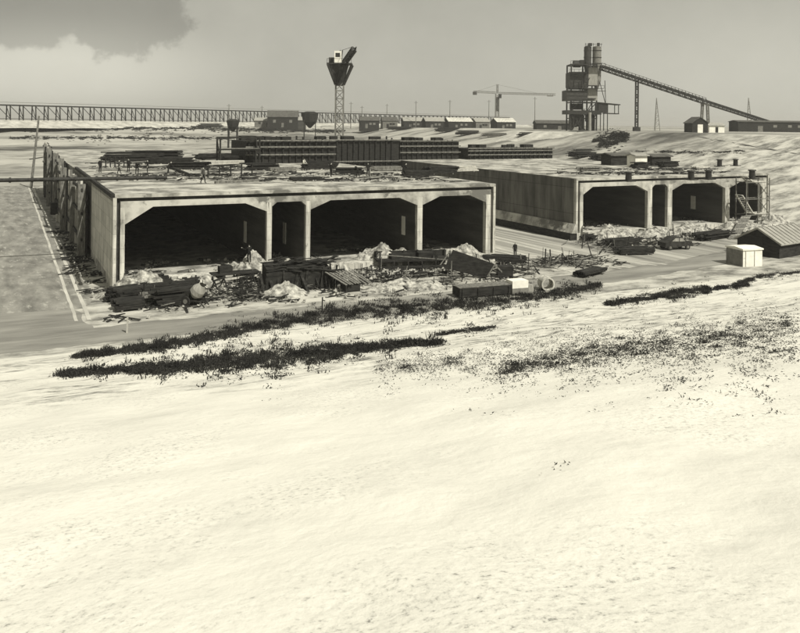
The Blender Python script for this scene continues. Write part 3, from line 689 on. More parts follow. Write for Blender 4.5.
# ------------------------------------------------------------------ roof clutter
def pile(label, loc, rz, n, ln, w, m, group='timber piles', bearers=True, hmax=5):
    t = thing('timber_pile', label, 'timber pile', loc, rz, group)
    b = MB()
    for lay in range(hmax):
        for k in range(n):
            if random.random() < .12 + .07 * lay: continue
            l = ln * random.uniform(.8, 1.05); b.box((random.uniform(-.25, .25) * ln * .3, (k - n / 2 + .5) * w + random.uniform(-.03, .03), .22 + lay * .17), (l, w * .9, .15), random.uniform(-.04, .04))
    b.build('boards', m, t)
    for x in (-ln * .3, ln * .3): b = MB(); b.box((x, 0, .07), (.16, n * w, .14)); b.build('bearer', 'timber_mid', t)
    return t
for x, y, rz, n, ln, m, hm, l in ((132, 161, .5, 8, 9, 'timber_dark', 8, 'dark timber pile behind the group of men on the near roof'), (155, 160.5, .3, 8, 8, 'timber_dark', 9, 'higher dark timber pile left of the middle of the near roof'),
      (170, 164, .1, 6, 7, 'timber_dark', 5, 'low dark timber pile right of the high pile on the near roof'), (216, 160, .5, 7, 7, 'timber_dark', 6, 'dark timber pile left of the scaffold frame on the near roof'),
      (236, 163, .45, 6, 5, 'timber_dark', 6, 'dark timber pile under the scaffold frame on the near roof'), (222, 166, .5, 6, 6, 'timber_pale', 4, 'pale timber pile beside the railing on the near roof'),
      (283, 172, .6, 4, 4, 'timber_mid', 3, 'small grey timber pile above the small opening'), (305, 181, .4, 4, 3.5, 'timber_dark', 2, 'thin dark timber pile at the roof edge above the second partition'),
      (386, 171, .3, 5, 4.5, 'timber_mid', 3, 'small grey timber pile toward the right of the near roof'), (464, 172, .5, 5, 4, 'timber_pale', 4, 'pale timber pile at the right end of the near roof')):
    pile(l, atz(x, y, RZ), ANG + rz - .4, n, ln, .28, m, hmax=hm)
def railing(label, p0, p1, n, h):
    p0 = Vector(p0); p1 = Vector(p1); d = p1 - p0
    t = thing('railing', label, 'railing', p0, math.atan2(d.y, d.x)); L = d.length
    for k in range(n + 1):
        b = MB(); b.bar((L * k / n, 0, 0), (L * k / n, 0, h), .12); b.build('post', 'timber_dark', t)
    b = MB(); b.bar((0, .08, h), (L, .08, h), .12); b.bar((0, .08, h * .5), (L, .08, h * .5), .1); b.build('rail', 'timber_dark', t)
railing('short timber railing behind the men at the left of the near roof', atz(101, 168, RZ), atz(124, 167, RZ), 5, 1.5)
railing('long timber railing right of the lone walking worker', atz(208, 178, RZ), atz(252, 175, RZ), 4, 1.4)
p0 = atz(20, 180, RZ + .35); p1 = atz(167, 177.5, RZ + .35); d = (p1 - p0).normalized(); p0 = p0 - d * 4
t = thing('long_pipe', 'long dark pipe lying across the roof and jutting out past its left edge', 'pipe', (0, 0, 0), 0)
b = MB(); b.tube(p0, p1, .2, n=12); b.build('pipe', 'steel_dark', t)
for k in range(9): q = p0.lerp(p1, (k + .5) / 9); b = MB(); b.tube(q - d * .1, q + d * .1, .27, n=12); b.build('flange', 'steel_dark', t)
for k, f in enumerate((.62, .8, .97)):
    q = p0.lerp(p1, f); b = MB(); b.box((q.x, q.y, RZ + .08), (.5, .5, .16), .3); b.build('chock', 'timber_mid', t)
b = MB(); b.bar((p0.x + .5, p0.y, 0), (p0.x + .5, p0.y, RZ + .14), .35); b.build('prop', 'timber_mid', t)
for (xa, ya), (xb, yb), w, l, m in (((76, 168), (113, 196), .32, 'long dark timber beam along the left edge of the near roof', 'timber_dark'), ((170, 167), (191, 175.5), .3, 'slanting dark plank beside the stooping worker', 'timber_dark'),
        ((96, 170.5), (163, 170), .18, 'thin dark plank lying behind the group of men', 'timber_mid'), ((330, 172), (372, 173.5), .2, 'thin plank on the roof right of the tall crane', 'timber_pale'),
        ((215, 182.5), (262, 180), .25, 'dark plank near the roof edge right of the lone walking worker', 'timber_mid')):
    a, c = atz(xa, ya, RZ + w * .55), atz(xb, yb, RZ + w * .55)
    b = MB(); b.bar(a, c, w, w); tag(b.build('timber_beam', m), l, 'beam', 'beams on the near roof')
for x, y, n, ln, m, hm, l in ((448, 132, 8, 12, 'timber_dark', 12, 'dark timber stack on the far slope below the faint crane, left one'), (468, 135, 7, 9, 'timber_dark', 10, 'dark timber stack on the far slope below the faint crane, right one'), (210, 127, 8, 12, 'timber_dark', 10, 'dark timber stack on the far slope left of the round topped bin'),
        (268, 131, 7, 10, 'timber_dark', 8, 'dark timber stack on the far slope below the horizon house'), (400, 130, 7, 12, 'timber_dark', 9, 'dark timber stack on the far slope below the long sheds'), (495, 137, 7, 9, 'timber_mid', 8, 'grey timber stack on the far slope left of the sand mound'), (530, 136, 6, 9, 'timber_dark', 7, 'dark timber stack on the slope left of the batching plant'), (582, 157, 8, 9, 'timber_dark', 12, 'dark timber stack at the right end of the formwork blocks'), (604, 160, 8, 9, 'timber_dark', 9, 'dark timber stack behind the second roof below the plant weeds')):
    pile(l, G(x, y), ANG + random.uniform(-.4, .3), n, ln, .4, m, 'timber stacks on the far slope', hmax=hm)
for x, y, rz, n, ln, m, hm, l in ((190, 169, .2, 6, 5, 'timber_dark', 5, 'dark timber pile behind the lone walking worker'), (263, 170, .4, 6, 4, 'timber_dark', 5, 'dark timber pile right of the long railing'), (320, 169, .3, 6, 5, 'timber_dark', 6, 'dark timber pile left of the tall crane on the near roof'), (348, 174, .2, 5, 4, 'timber_dark', 4, 'dark timber pile before the tall crane on the near roof'),
        (418, 177, .3, 6, 4, 'timber_dark', 4, 'dark timber pile near the right end of the near roof beside the crouched worker'), (440, 174, .5, 6, 5, 'timber_dark', 5, 'dark timber pile left of the pale pile on the near roof')):
    pile(l, atz(x, y, RZ), ANG + rz - .4, n, ln, .28, m, hmax=hm)
# scaffold frame
p = atz(240, 165, RZ); t = thing('scaffold_tower', 'dark goalpost scaffold frame on the rear of the near roof', 'scaffold', p, ANG)
b = MB()
for x in (-3, 3):
    for y in (0, 2): b.bar((x, y, 0), (x, y, 4.2), .22)
b.bar((-3.2, 0, 2.3), (3.2, 0, 2.3), .2); b.bar((-3.2, 0, 4.1), (3.2, 0, 4.1), .2); b.bar((-3, 2, 4.1), (3, 2, 4.1), .2); b.bar((-3, 0, .2), (-3, 2, 4), .14); b.bar((3, 0, .2), (3, 2, 4), .14); b.build('frame', 'timber_dark', t)
b = MB(); b.bb(-3, 3, -.2, 2.2, 2.42, 2.5); b.build('deck', 'timber_mid', t)
# bollards on roof two
R2 = 8.05
bol = None
for x, y, l in ((628.5, 181.5, 'dark stub post on the front roof edge above the left large opening'), (691, 180, 'dark stub post on the roof edge, left of the close pair'), (708.5, 179.5, 'dark stub post on the roof edge, right of the close pair'), (752, 179, 'dark stub post at the right end of the roof edge'),
                (719.5, 166.5, 'dark stub post on the rear roof edge, left one'), (735.5, 166, 'dark stub post on the rear roof edge, right one')):
    q = atz(x, y, R2)
    if bol is None:
        bol = thing('stub_post', l, 'bollard', q, ANG, 'stub posts on the second roof')
        b = MB(); b.tube((0, 0, 0), (0, 0, 1.1), .42, .38, 12); b.build('drum', 'steel_dark', bol)
        b = MB(); b.tube((0, 0, 1.1), (0, 0, 1.25), .55, .5, 12); b.build('cap', 'steel_dark', bol)
        b = MB(); b.box((0, 0, .06), (1.3, 1.3, .12)); b.build('base_plate', 'steel_dark', bol)
    else: place(copy_tree(bol), q, ANG, l)
for x, y, n, ln, m, hm, l in ((590, 171, 5, 5, 'timber_mid', 3, 'grey timber pile at the left of the second roof'), (640, 168, 5, 4, 'timber_dark', 5, 'dark timber pile behind the left stub post on the second roof'), (668, 167, 6, 5, 'timber_dark', 6, 'higher dark timber pile in the middle of the second roof'), (700, 169, 4, 4, 'timber_pale', 2, 'low pale timber pile behind the close pair of stub posts')):
    pile(l, atz(x, y, R2), ANG + .2, n, ln, .28, m, hmax=hm)
shed('small white box hut on the second roof', atz(637, 167, R2), 2.6, 2, 1.9, .2, 'white', 'sheet', ANG, name='hut')
shed('dark low hut left of the white one on the second roof', atz(617, 165, R2), 5, 2.6, 1.7, .3, 'timber_dark', 'roof_dark', ANG, name='hut')
shed('dark low hut right of the white one on the second roof', atz(656, 165.5, R2), 4.4, 2.6, 1.6, .3, 'timber_dark', 'roof_dark', ANG, name='hut')

# loose debris (uncountable)
def debris(name, label, pts, nr, npl, rr=(.06, .3), pl=(.8, 3.2), mats=('rubble', 'timber_dark'), clip=None):
    def bad(q):
        if clip is None: return False
        u, v = uv(q); return not (clip[0] + 1.8 < u < clip[0] + clip[2] - 1.8 and clip[1] + 1.8 < v < clip[1] + 109)
    npl = int(npl * 1.6)
    b = MB()
    for k in range(nr):
        q = random.choice(pts); s = q[3]; q = Vector(q[:3]) + Vector((random.gauss(0, s), random.gauss(0, s * .5), 0)); r = random.uniform(*rr) * random.random() ** .7 + .04
        if bad(q): continue
        b.rock(q + Vector((0, 0, r * .3)), r)
    tag(b.build(name, mats[0]), label, 'rubble', kind='stuff')
    b = MB()
    for k in range(npl):
        q = random.choice(pts); s = q[3]; q = Vector(q[:3]) + Vector((random.gauss(0, s), random.gauss(0, s * .5), random.uniform(.05, .25)))
        if bad(q): continue
        a = random.gauss(ANG, .7); l = random.uniform(*pl) * random.uniform(.4, 1); e = Vector((math.cos(a), math.sin(a), random.uniform(-.03, .12))) * l / 2; b.bar(q - e, q + e, random.uniform(.08, .22), .06)
    tag(b.build('loose_boards', mats[1]), label.replace('rubble', 'boards').replace('stones', 'boards'), 'loose boards', kind='stuff')
debris('loose_rubble', 'loose rubble scattered over the top of the nearest tunnel element', [tuple(atz(x, y, RZ)) + (3.0,) for x in range(190, 460, 18) for y in (170, 175, 180) if y > 157 + (x - 250) * .1 or x < 300] + [tuple(atz(x, y, RZ)) + (2.2,) for x in range(110, 240, 12) for y in (164, 168, 176)], 900, 420, (.05, .22), clip=(U1, V1, E1W))
debris('loose_rubble', 'loose rubble scattered over the top of the second tunnel element', [tuple(atz(x, y, R2)) + (3.0,) for x in range(585, 745, 14) for y in (170, 174)], 300, 240, (.05, .22), clip=(U2, V2, E2W))

# ------------------------------------------------------------------ heaps in front of the openings
def heap(name, label, loc, rx, ry, h, m='rubble', rz=0, seed=0, sharp=1.3, group=None):
    b = MB(); n = 26; k_ = 56; rx *= 1.12; ry *= 1.12
    for i in range(n + 1):
        for k in range(k_):
            a = 2 * PI * k / k_; f = i / n; q = Vector((rx * f * math.cos(a), ry * f * math.sin(a), 0))
            h2 = h * (1 if sharp < 1.05 else .58); z = h2 * (1 - f) ** sharp if sharp < 1.05 else h2 * 1.35 * (1 - sm(f)) ** .8
            nn = noise.noise(q * .55 + Vector((seed, 0, 0))) * (.9 if sharp > 1.05 else .3) + noise.noise(q * 1.9 + Vector((0, seed, 0))) * .28 + noise.noise(q * 4.5 + Vector((seed, seed, 0))) * .16 + noise.noise(q * 9 + Vector((0, 0, seed))) * .08
            b.v.append((q.x, q.y, max(-.12, z * (1 + nn * .8) + (nn * .12 if f < .95 else 0)) - .1 * f))
    for i in range(n):
        for k in range(k_): b.f.append((i * k_ + k, i * k_ + (k + 1) % k_, (i + 1) * k_ + (k + 1) % k_, (i + 1) * k_ + k))
    o = b.build(name, m, None, True); o.location = loc; o.rotation_euler = (0, 0, rz); return tag(o, label, 'heap', group)
hg = 'pale rubble heaps at the openings'
for u, v, rx, ry, h, l in ((U1 + 2.0, V1 - 1.5, 3.5, 3.5, 1.9, 'pale rubble heap piled against the left corner of the nearest openings'), (U1 + 7, V1 - 1.6, 5.5, 2.6, 1.25, 'low pale rubble ridge across the first large opening'),
        (U1 + 12.8, V1 + 1.2, 3.6, 4.0, 2.3, 'tall pale rubble heap beside the first partition'), (U1 + 15.8, V1 - .4, 3.0, 2.6, 1.7, 'pale rubble heap in the small opening of the nearest element'),
        (U1 + 20.5, V1 - 1.0, 3.5, 2.5, 1.4, 'low pale rubble heap at the left of the second large opening'), (U1 + 27.5, V1 + 2.0, 5.0, 5.0, 2.5, 'broad pale rubble heap inside the second large opening'),
        (U1 + 31, V1 - 1.0, 3.5, 2.6, 1.5, 'pale rubble heap at the third partition'), (U1 + 35.8, V1 + .8, 4.2, 3.4, 2.0, 'pale rubble heap inside the right opening of the nearest element'),
        (U2 + 5, V2 - 1.5, 5, 3.5, 1.9, 'pale rubble heap at the left large opening of the second element'), (U2 + 12, V2 - 2, 5, 3.2, 1.5, 'pale rubble heap left of the small opening of the second element'), (U2 + 19, V2 - 1.5, 5, 3.4, 1.7, 'pale rubble heap right of the small opening of the second element'),
        (U2 + 28, V2 - 2.5, 6, 3.6, 1.9, 'pale rubble heap at the right large opening of the second element'), (U2 + 35, V2 - 2, 5, 4, 2.2, 'pale rubble heap beneath the stair scaffold')):
    heap('rubble_heap', l, UV(u, v, 0), rx, ry, h, 'rubble', ANG, u, group=hg)
pts = [tuple(UV(U1 + random.uniform(1, E1W), V1 - random.uniform(-2, 5), .25)) + (1.0,) for k in range(60)]
debris('loose_rubble', 'loose rubble strewn before the openings of the nearest tunnel element', pts, 1100, 150, (.06, .38))
pts = [tuple(UV(U2 + random.uniform(1, E2W), V2 - random.uniform(-1, 7), .3)) + (1.2,) for k in range(50)]
debris('loose_rubble', 'loose rubble strewn before the openings of the second tunnel element', pts, 800, 240, (.06, .45))
pts = [tuple(UV(U1 + random.uniform(-1.5, 39), random.uniform(63, 71), .02)) + (.8,) for k in range(50)]
debris('loose_rubble', 'loose rubble strewn over the working yard beside the road', pts, 600, 60, (.04, .22))
pts = [tuple(UV(U1 - random.uniform(.5, 2.2), random.uniform(74, 120), .02)) + (.5,) for k in range(50)]
debris('loose_rubble', 'loose rubble along the foot of the left side wall', pts, 420, 80, (.05, .3))

# fine tangle of rods, broken boards and uprights between openings and road
def tangle(label, regions, n, m):
    b = MB()
    for k in range(n):
        u0, u1, v0, v1 = random.choice(regions); u, v = random.uniform(u0, u1), random.uniform(v0, v1)
        if noise.noise(Vector((u * .35, v * .5, 2))) < -.1: continue
        q = UV(u, v, random.random() ** 2 * .5 + .03); a = ANG + random.gauss(0, .6) + (PI / 2 if random.random() < .15 else 0); l = random.choice((.4, .8, 1.4, 2.4)) * random.uniform(.6, 1.2); w = random.uniform(.03, .13)
        e = Vector((math.cos(a), math.sin(a), random.gauss(0, .13))) * l * .5; q.z = max(q.z, abs(e.z) + .04)
        if random.random() < .06: b.bar(Vector((q.x, q.y, 0)), q + Vector((random.gauss(0, .15), random.gauss(0, .15), random.uniform(.5, 1.5))), w)
        else:
            mid = q + Vector((random.gauss(0, .04), random.gauss(0, .04), random.gauss(0, .03))) * l; b.bar(q - e, mid, w, w * .6); b.bar(mid, q + e, w, w * .6)
    tag(b.build('scrap', m), label, 'scrap', kind='stuff')
YR = [(U1 + 1, U1 + 12, 65.5, 71.5), (U1 + 10, U1 + 17, 66, 72.5), (U1 + 14, U1 + 26, 67.5, 73), (U1 + 24, U1 + 41, 64.5, 72.5)]
tangle('dark tangle of rods and broken boards before the nearest tunnel element', YR, 1300, 'timber_dark')
tangle('grey tangle of boards and bent rods before the nearest tunnel element', YR, 600, 'timber_mid')
YR = [(U2 - 4, U2 + 12, 73, 81), (U2 + 8, U2 + 38, 75, 82.5), (U1 + 40, U1 + 52, 66, 72)]
tangle('dark tangle of rods and broken boards before the second tunnel element', YR, 900, 'timber_dark')
tangle('grey tangle of boards and bent rods before the second tunnel element', YR, 400, 'timber_mid')
pts = [tuple(UV(U1 + random.uniform(1.5, E1W - 2), V1 + random.uniform(1.5, 9), .9)) + (.5,) for k in range(50)]
debris('loose_rubble', 'loose rubble lying on the floors inside the openings of the nearest element', pts, 500, 70, (.05, .3))
pts = [tuple(UV(U2 + random.uniform(1.5, E2W - 2), V2 + random.uniform(1.5, 8), .9)) + (.5,) for k in range(50)]
debris('loose_rubble', 'loose rubble lying on the floors inside the openings of the second element', pts, 350, 60, (.05, .3))
# ------------------------------------------------------------------ yard objects
yg = 'timber piles in the yard'
for x, y, rz, n, ln, m, hm, l in ((131, 300, .35, 8, 3.6, 'timber_dark', 6, 'dark timber pile just below the left corner of the nearest element'), (143, 291, .1, 8, 4.5, 'timber_dark', 6, 'dark timber pile close to the left rubble ridge'),
        (128, 309, .1, 6, 2.2, 'timber_dark', 4, 'small dark timber pile at the road edge, furthest left'), (157, 303, .0, 6, 2.6, 'timber_mid', 4, 'grey timber pile between the two dark ones at the left'), (176, 303, .15, 9, 4.2, 'timber_dark', 8, 'big dark timber pile beside the concrete mixer'),
        (172, 293, .1, 7, 4.5, 'timber_dark', 5, 'long dark timber pile behind the big one'), (205, 285, .1, 5, 3.8, 'timber_dark', 4, 'dark timber pile left of the sawhorse'), (501, 263, -.7, 7, 5.0, 'timber_dark', 4, 'dark timber pile on the haul road below the lone worker'),
        (622, 246, .0, 7, 5, 'timber_dark', 5, 'dark timber pile below the left large opening of the second element'), (634, 254, -.3, 6, 4.5, 'timber_dark', 4, 'dark timber pile beside the haul road near the dark car'), (713, 239, .2, 7, 7, 'timber_dark', 5, 'long dark timber pile left of the stair scaffold'),
        (660, 233, .2, 5, 6, 'timber_mid', 3, 'grey timber pile in front of the small opening of the second element'), (598, 240, .1, 6, 5, 'timber_dark', 4, 'dark timber pile by the near corner of the second element'), (590, 275, .3, 5, 4, 'timber_dark', 3, 'dark timber pile between haul road and white sand bank')):
    pile(l, atz(x, y, 0.02), ANG + rz, n, ln, .3, m, yg, hmax=hm)
# concrete mixer
t = thing('concrete_mixer', 'small drum concrete mixer with round wheel at the road edge', 'concrete mixer', atz(195, 306, .01), ANG - .9)
b = MB(); b.bar((-.8, -.4, .5), (.8, -.4, .5), .1); b.bar((-.8, .4, .5), (.8, .4, .5), .1); b.bar((-.5, -.4, .5), (-.2, -.45, 1.2), .09); b.bar((-.5, .4, .5), (-.2, .45, 1.2), .09); b.bar((.8, -.4, .5), (1.2, -.3, .05), .08); b.bar((.8, .4, .5), (1.2, .3, .05), .08); b.build('frame', 'steel_dark', t)
b = MB(); b.tube((-.1, 0, .8), (.15, 0, 1.1), .3, .58, 16); b.tube((.15, 0, 1.1), (.4, 0, 1.4), .58, .55, 16); b.tube((.4, 0, 1.4), (.75, 0, 1.8), .55, .25, 16, False); b.build('drum', 'sheet', t)
for s in (-.55, .55):
    b = MB(); b.tube((-.5, s - .06, .42), (-.5, s + .06, .42), .42, n=18); w_ = b.build('wheel', 'tyre', t)
    b = MB(); b.tube((-.5, s - .08, .42), (-.5, s + .08, .42), .2, n=14); b.build('hub', 'steel_mid', w_)
b = MB(); b.box((-.85, 0, .85), (.5, .6, .6)); b.build('engine_box', 'steel_dark', t)
t = thing('crate', 'dark open crate on the rubble ridge in the first opening', 'crate', atz(156, 286, .4), ANG)
b = MB(); b.bb(-.7, .7, -.5, .5, 0, .08); b.bb(-.7, .7, -.5, -.42, .08, .9); b.bb(-.7, .7, .42, .5, .08, .9); b.bb(-.7, -.62, -.42, .42, .08, .9); b.bb(.62, .7, -.42, .42, .08, .9); b.build('box_sides', 'timber_dark', t)
# sawhorses, work platform
def sawhorse(label, x, y, rz):
    t = thing('sawhorse', label, 'sawhorse', atz(x, y, .01), rz, 'sawhorses')
    b = MB(); b.bar((-1, 0, 1.05), (1, 0, 1.05), .14); b.build('beam', 'timber_dark', t)
    for sx in (-.8, .8):
        for sy in (-.45, .45): b = MB(); b.bar((sx, sy, 0), (sx, 0, 1.0), .1); b.build('leg', 'timber_dark', t)
sawhorse('dark sawhorse nearest the long work platform', 219, 291, ANG + .8); sawhorse('dark sawhorse left of the first one, turned end on', 212, 288, ANG + 1.4); sawhorse('dark sawhorse at the right end of the work platform', 247, 288, ANG + .6)
t = thing('work_platform', 'dark trestle work platform with a pale plank below the first partition', 'platform', atz(235, 285, .01), ANG)
b = MB(); b.bb(-2.2, 2.2, -.8, .8, 1.1, 1.2); b.build('deck', 'timber_dark', t)
for sx in (-1.9, 0, 1.9):
    b = MB(); b.bar((sx, -.7, 0), (sx, .7, 1.1), .13); b.bar((sx, .7, 0), (sx, -.7, 1.1), .13); b.build('leg', 'timber_dark', t)
b = MB(); b.bar((-1.6, -1, .75), (2.4, -1.1, 1.0), .16); b.build('plank', 'timber_pale', t)
b = MB(); b.box((-.9, .1, 1.5), (1.2, .8, .6)); tag(b.build('tool_chest', 'timber_dark'), 'dark tool chest standing on the trestle work platform', 'chest'); o = C.objects[-1]; o.location = t.location; o.rotation_euler = t.rotation_euler
person(240, 266, 0, 2, 3.6, 'worker with outstretched arm standing on the tall rubble heap', p=UV(U1 + 12.2, V1 - .1, 1.65))
po = C.objects[-1]; zs = [.0]
for hp in C.objects:
    if hp.name.startswith('rubble_heap'):
        mw = Matrix.Translation(hp.location) @ Matrix.Rotation(hp.rotation_euler.z, 4, 'Z')
        zs += [(mw @ v.co).z for v in hp.data.vertices if ((mw @ v.co) - po.location).to_2d().length < .3]
po.location.z = max(zs) - .04
# dark shuttering stockade and lean-to
t = thing('shuttering_wall', 'long black stack of shuttering boards between the openings and the road', 'shuttering', atz(262, 293, .01), ANG - .06)
L = (atz(345, 290, .0) - atz(262, 293, .0)).length
HS = 1.75
b = MB()
for k in range(5): b.bb(random.uniform(-.4, .8), L + random.uniform(-1.2, .4), -.08 - random.random() * .05, .02, .05 + k * .33, .05 + k * .33 + .31)
b.build('front_boards', 'timber_dark', t)
b = MB(); b.prismx([(.03, 1.72), (2.6, 2.2), (2.6, -.1), (.03, -.1)], .6, L - 1); b.build('stack_core', 'timber_dark', t)
b = MB()
for k in range(46):
    x = random.uniform(.2, L - .6); y = random.uniform(-.3, 2.6); z = 1.8 + y * .17 + random.random() * .35; a = random.uniform(-.5, .9); l = random.uniform(.8, 2.6)
    b.bar((x, y, z), (x + l * math.cos(a), y + l * math.sin(a), z + random.uniform(-.35, .3)), random.uniform(.12, .35), .07)
b.build('top_boards', 'timber_dark', t)
b = MB()
for k in range(17): x = random.uniform(0, L); b.bar((x, -.25 - random.random() * .9, 0), (x + random.uniform(-.5, .5), -.1, random.uniform(1.0, 2.2)), random.uniform(.08, .3), .08)
b.build('upright', 'timber_dark', t)
heap('sand_heap', 'small pointed sand heap before the black shuttering boards', atz(284, 294.5, 0), 2.2, 1.5, 1.15, 'rubble', ANG, 3, 1.0)
t = thing('lean_to', 'low dark lean to shelter with slanting board roof at the end of the shuttering', 'shelter', atz(352, 292, .01), ANG); t.scale = (.66, .66, .62)
b = MB(); b.bb(-.9, 1.2, 0, 2.0, 0, 1.15); b.build('box_wall', 'timber_dark', t)
b = MB()
for k in range(9): b.bar((-2.6 + k * .5, 3.2, 2.5), (-.9 + k * .45 + random.uniform(-.15, .15), -.3 + random.uniform(-.4, .3), 1.2), random.uniform(.2, .36), .07)
b.build('board_roof', 'timber_mid', t)
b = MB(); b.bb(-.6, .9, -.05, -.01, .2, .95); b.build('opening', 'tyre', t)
# scaffold platform
t = thing('scaffold_platform', 'long dark low scaffold staging in front of the second large opening', 'scaffold', atz(378, 274, .01), ANG - .25)
b = MB(); b.bb(0, 7.6, 0, 2.2, 1.15, 1.3); b.bb(.2, 7.4, -.25, -.1, .5, .75); b.bb(0, 7.6, 2.22, 2.35, .2, 1.9); b.build('deck', 'timber_dark', t)
for k in range(6):
    b = MB(); b.bar((.2 + k * 1.44, .05, 0), (.2 + k * 1.44, .05, 1.15 + (1.0 if k in (0, 4, 5) else .0)), .14); b.build('post', 'timber_dark', t); b = MB(); b.bar((.2 + k * 1.44, 2.1, 0), (.2 + k * 1.44, 2.1, 2.0), .14); b.build('post', 'timber_dark', t)
b = MB(); b.bar((.2, .03, 1.9), (7.5, .03, 1.2), .08); b.bar((5.9, -.05, .1), (7.4, -.05, 2.1), .1); b.build('brace', 'timber_mid', t)
b = MB(); b.box((5.0, 1, 1.62), (1.5, 1, .6)); b.box((2.4, 1.2, 1.55), (2, .8, .5), .2); b.build('stacked_panels', 'timber_dark', t)
for x, y, rx, h, l in ((405, 286, 3.2, .9, 'pale gravel heap below the scaffold staging'), (427, 287, 2.2, .7, 'small gravel heap right of the one below the staging'), (385, 290, 2.6, .6, 'flat gravel heap between the lean to and the weeds')):
    heap('gravel_heap', l, atz(x, y, 0), rx, 1.6, h, 'rubble', ANG, x, group='gravel heaps')
# tilted panel
t = thing('tilted_panel', 'big dark shutter panel propped at a slant at the right end of the nearest element', 'formwork panel', atz(472, 278, .01), ANG - .55)
b = MB(); b.prism([(-2.7, .9), (-1.9, 2.7), (2.2, 1.4), (1.3, .0)], 0, .16); b.build('panel', 'timber_dark', t)
for q0, q1 in (((1.4, -.06, .05), (2.2, -.06, 1.4)), ((-2.4, .3, 0), (-2.2, .25, 1.9)), ((2.2, .3, 1.3), (3.5, .6, 0)), ((-1.7, .3, 2.4), (-1.0, 2.2, 0))): b = MB(); b.bar(q0, q1, .13); b.build('prop', 'timber_mid', t)
b = MB(); b.bb(2.5, 4.0, .4, 1.7, 0, 1.1); tag(b.build('crate', 'timber_dark'), 'dark closed crate beside the slanting shutter panel', 'crate'); o = C.objects[-1]; o.location = t.location; o.rotation_euler = t.rotation_euler

# vehicle, boxes
a, c = atz(456, 297, .02), atz(508, 293, .02); ang = math.atan2(c.y - a.y, c.x - a.x); Lk = (c - a).length
t = thing('long_box', 'long low dark timber box lying on the road edge behind the weeds', 'box', a, ang)
b = MB(); b.bb(0, Lk, -.75, -.67, .12, 0.86); b.bb(0, Lk, .67, .75, .12, 0.86); b.bb(0, .08, -.66, .66, .12, 0.86); b.bb(Lk - .08, Lk, -.66, .66, .12, 0.86)
for k in range(4): b.bb(.2 + k * (Lk - .6) / 3, .36 + k * (Lk - .6) / 3, -.84, -.76, .1, .8)
b.build('side_panels_or_shade', 'timber_dark', t)
b = MB()
for k in range(5): b.bb(-.05, Lk + .05, -.72 + k * .29, -.45 + k * .29, 0.87 + random.random() * .03, 0.94)
b.build('lid', 'timber_mid', t)
for x in (.8, Lk / 2, Lk - .8): b = MB(); b.bb(x - .1, x + .1, -.8, .8, 0, .11); b.build('skid', 'timber_dark', t)
t = thing('crate', 'white crate with grey lower half at the right end of the long dark box', 'crate', atz(517, 293, .02), ang)
b = MB(); b.bb(-.8, .8, -.6, .6, .55, 1.2); b.build('upper_box', 'white', t)
b = MB(); b.bb(-.82, .82, -.62, .62, .05, .54); b.build('lower_box', 'steel_mid', t)
b = MB(); b.bb(.95, 1.45, -.4, .4, 0, .7); b.build('side_locker', 'sheet', t)
def wheel(parent, x, y, z, r, w):
    b = MB(); b.tube((x, y - w / 2, z), (x, y + w / 2, z), r, n=18); o = b.build('wheel', 'tyre', parent)
    b = MB(); b.tube((x, y - w / 2 - .02, z), (x, y + w / 2 + .02, z), r * .5, n=14); b.build('rim', 'steel_mid', o)
t = thing('car', 'dark rounded old car parked before the small opening of the second element', 'car', atz(675, 249, .02), ANG - .15)
b = MB(); b.prism([(-1.95, .4), (1.95, .4), (2.0, .75), (1.85, .95), (1.0, 1.02), (.55, 1.5), (-.6, 1.55), (-1.3, 1.1), (-1.9, .9)], -.8, .8); cb = b.build('body', 'steel_dark', t)
b = MB()
for s in (-.81, .81): b.prism([(.85, 1.03), (.5, 1.42), (.05, 1.45), (.05, 1.03)], s - .01, s + .01); b.prism([(-.05, 1.03), (-.05, 1.45), (-.55, 1.45), (-1.0, 1.08)], s - .01, s + .01)
b.build('window', 'sheet', t)
b = MB(); b.add([(1.03, -.7, 1.05), (1.03, .7, 1.05), (.59, .65, 1.47), (.59, -.65, 1.47)], [(0, 1, 2, 3)]); b.build('windscreen', 'white', t)
for s in (-.6, .6): b = MB(); b.tube((1.9, s, .75), (2.05, s, .75), .12, n=12); b.build('headlight', 'white', t)
for x in (-1.25, 1.25):
    for s in (-.72, .72): wheel(t, x, s, .33, .33, .2)
def ring(label, x, y, r, rz):
    b = MB(); n = 24; t_ = .12
    for yy in (-.6, .6):
        for rad in (r, r - t_): b.v += [(rad * math.cos(2 * PI * i / n), yy, r + rad * math.sin(2 * PI * i / n)) for i in range(n)]
    for i in range(n):
        j = (i + 1) % n
        b.f += [(i, j, 2 * n + j, 2 * n + i), (n + i, 3 * n + i, 3 * n + j, n + j), (i, n + i, n + j, j), (2 * n + i, 2 * n + j, 3 * n + j, 3 * n + i)]
    o = b.build('pipe_ring', 'concrete', None, False); o.location = atz(x, y, 0); o.rotation_euler = (0, 0, rz); tag(o, label, 'pipe ring')
ring('pale concrete pipe ring lying at the end of the weed bank', 546, 290, .62, ANG - .3)
shed('white flat roofed cabin with one side painted grey as shade at the right edge of the yard', atz(743, 261, 0), 2.5, 2.6, 1.75, .12, 'white', 'white', ANG + .12, [], [], name='cabin', over=.1)
cabin = [o for o in C.objects if o.name.startswith('cabin')][-1]
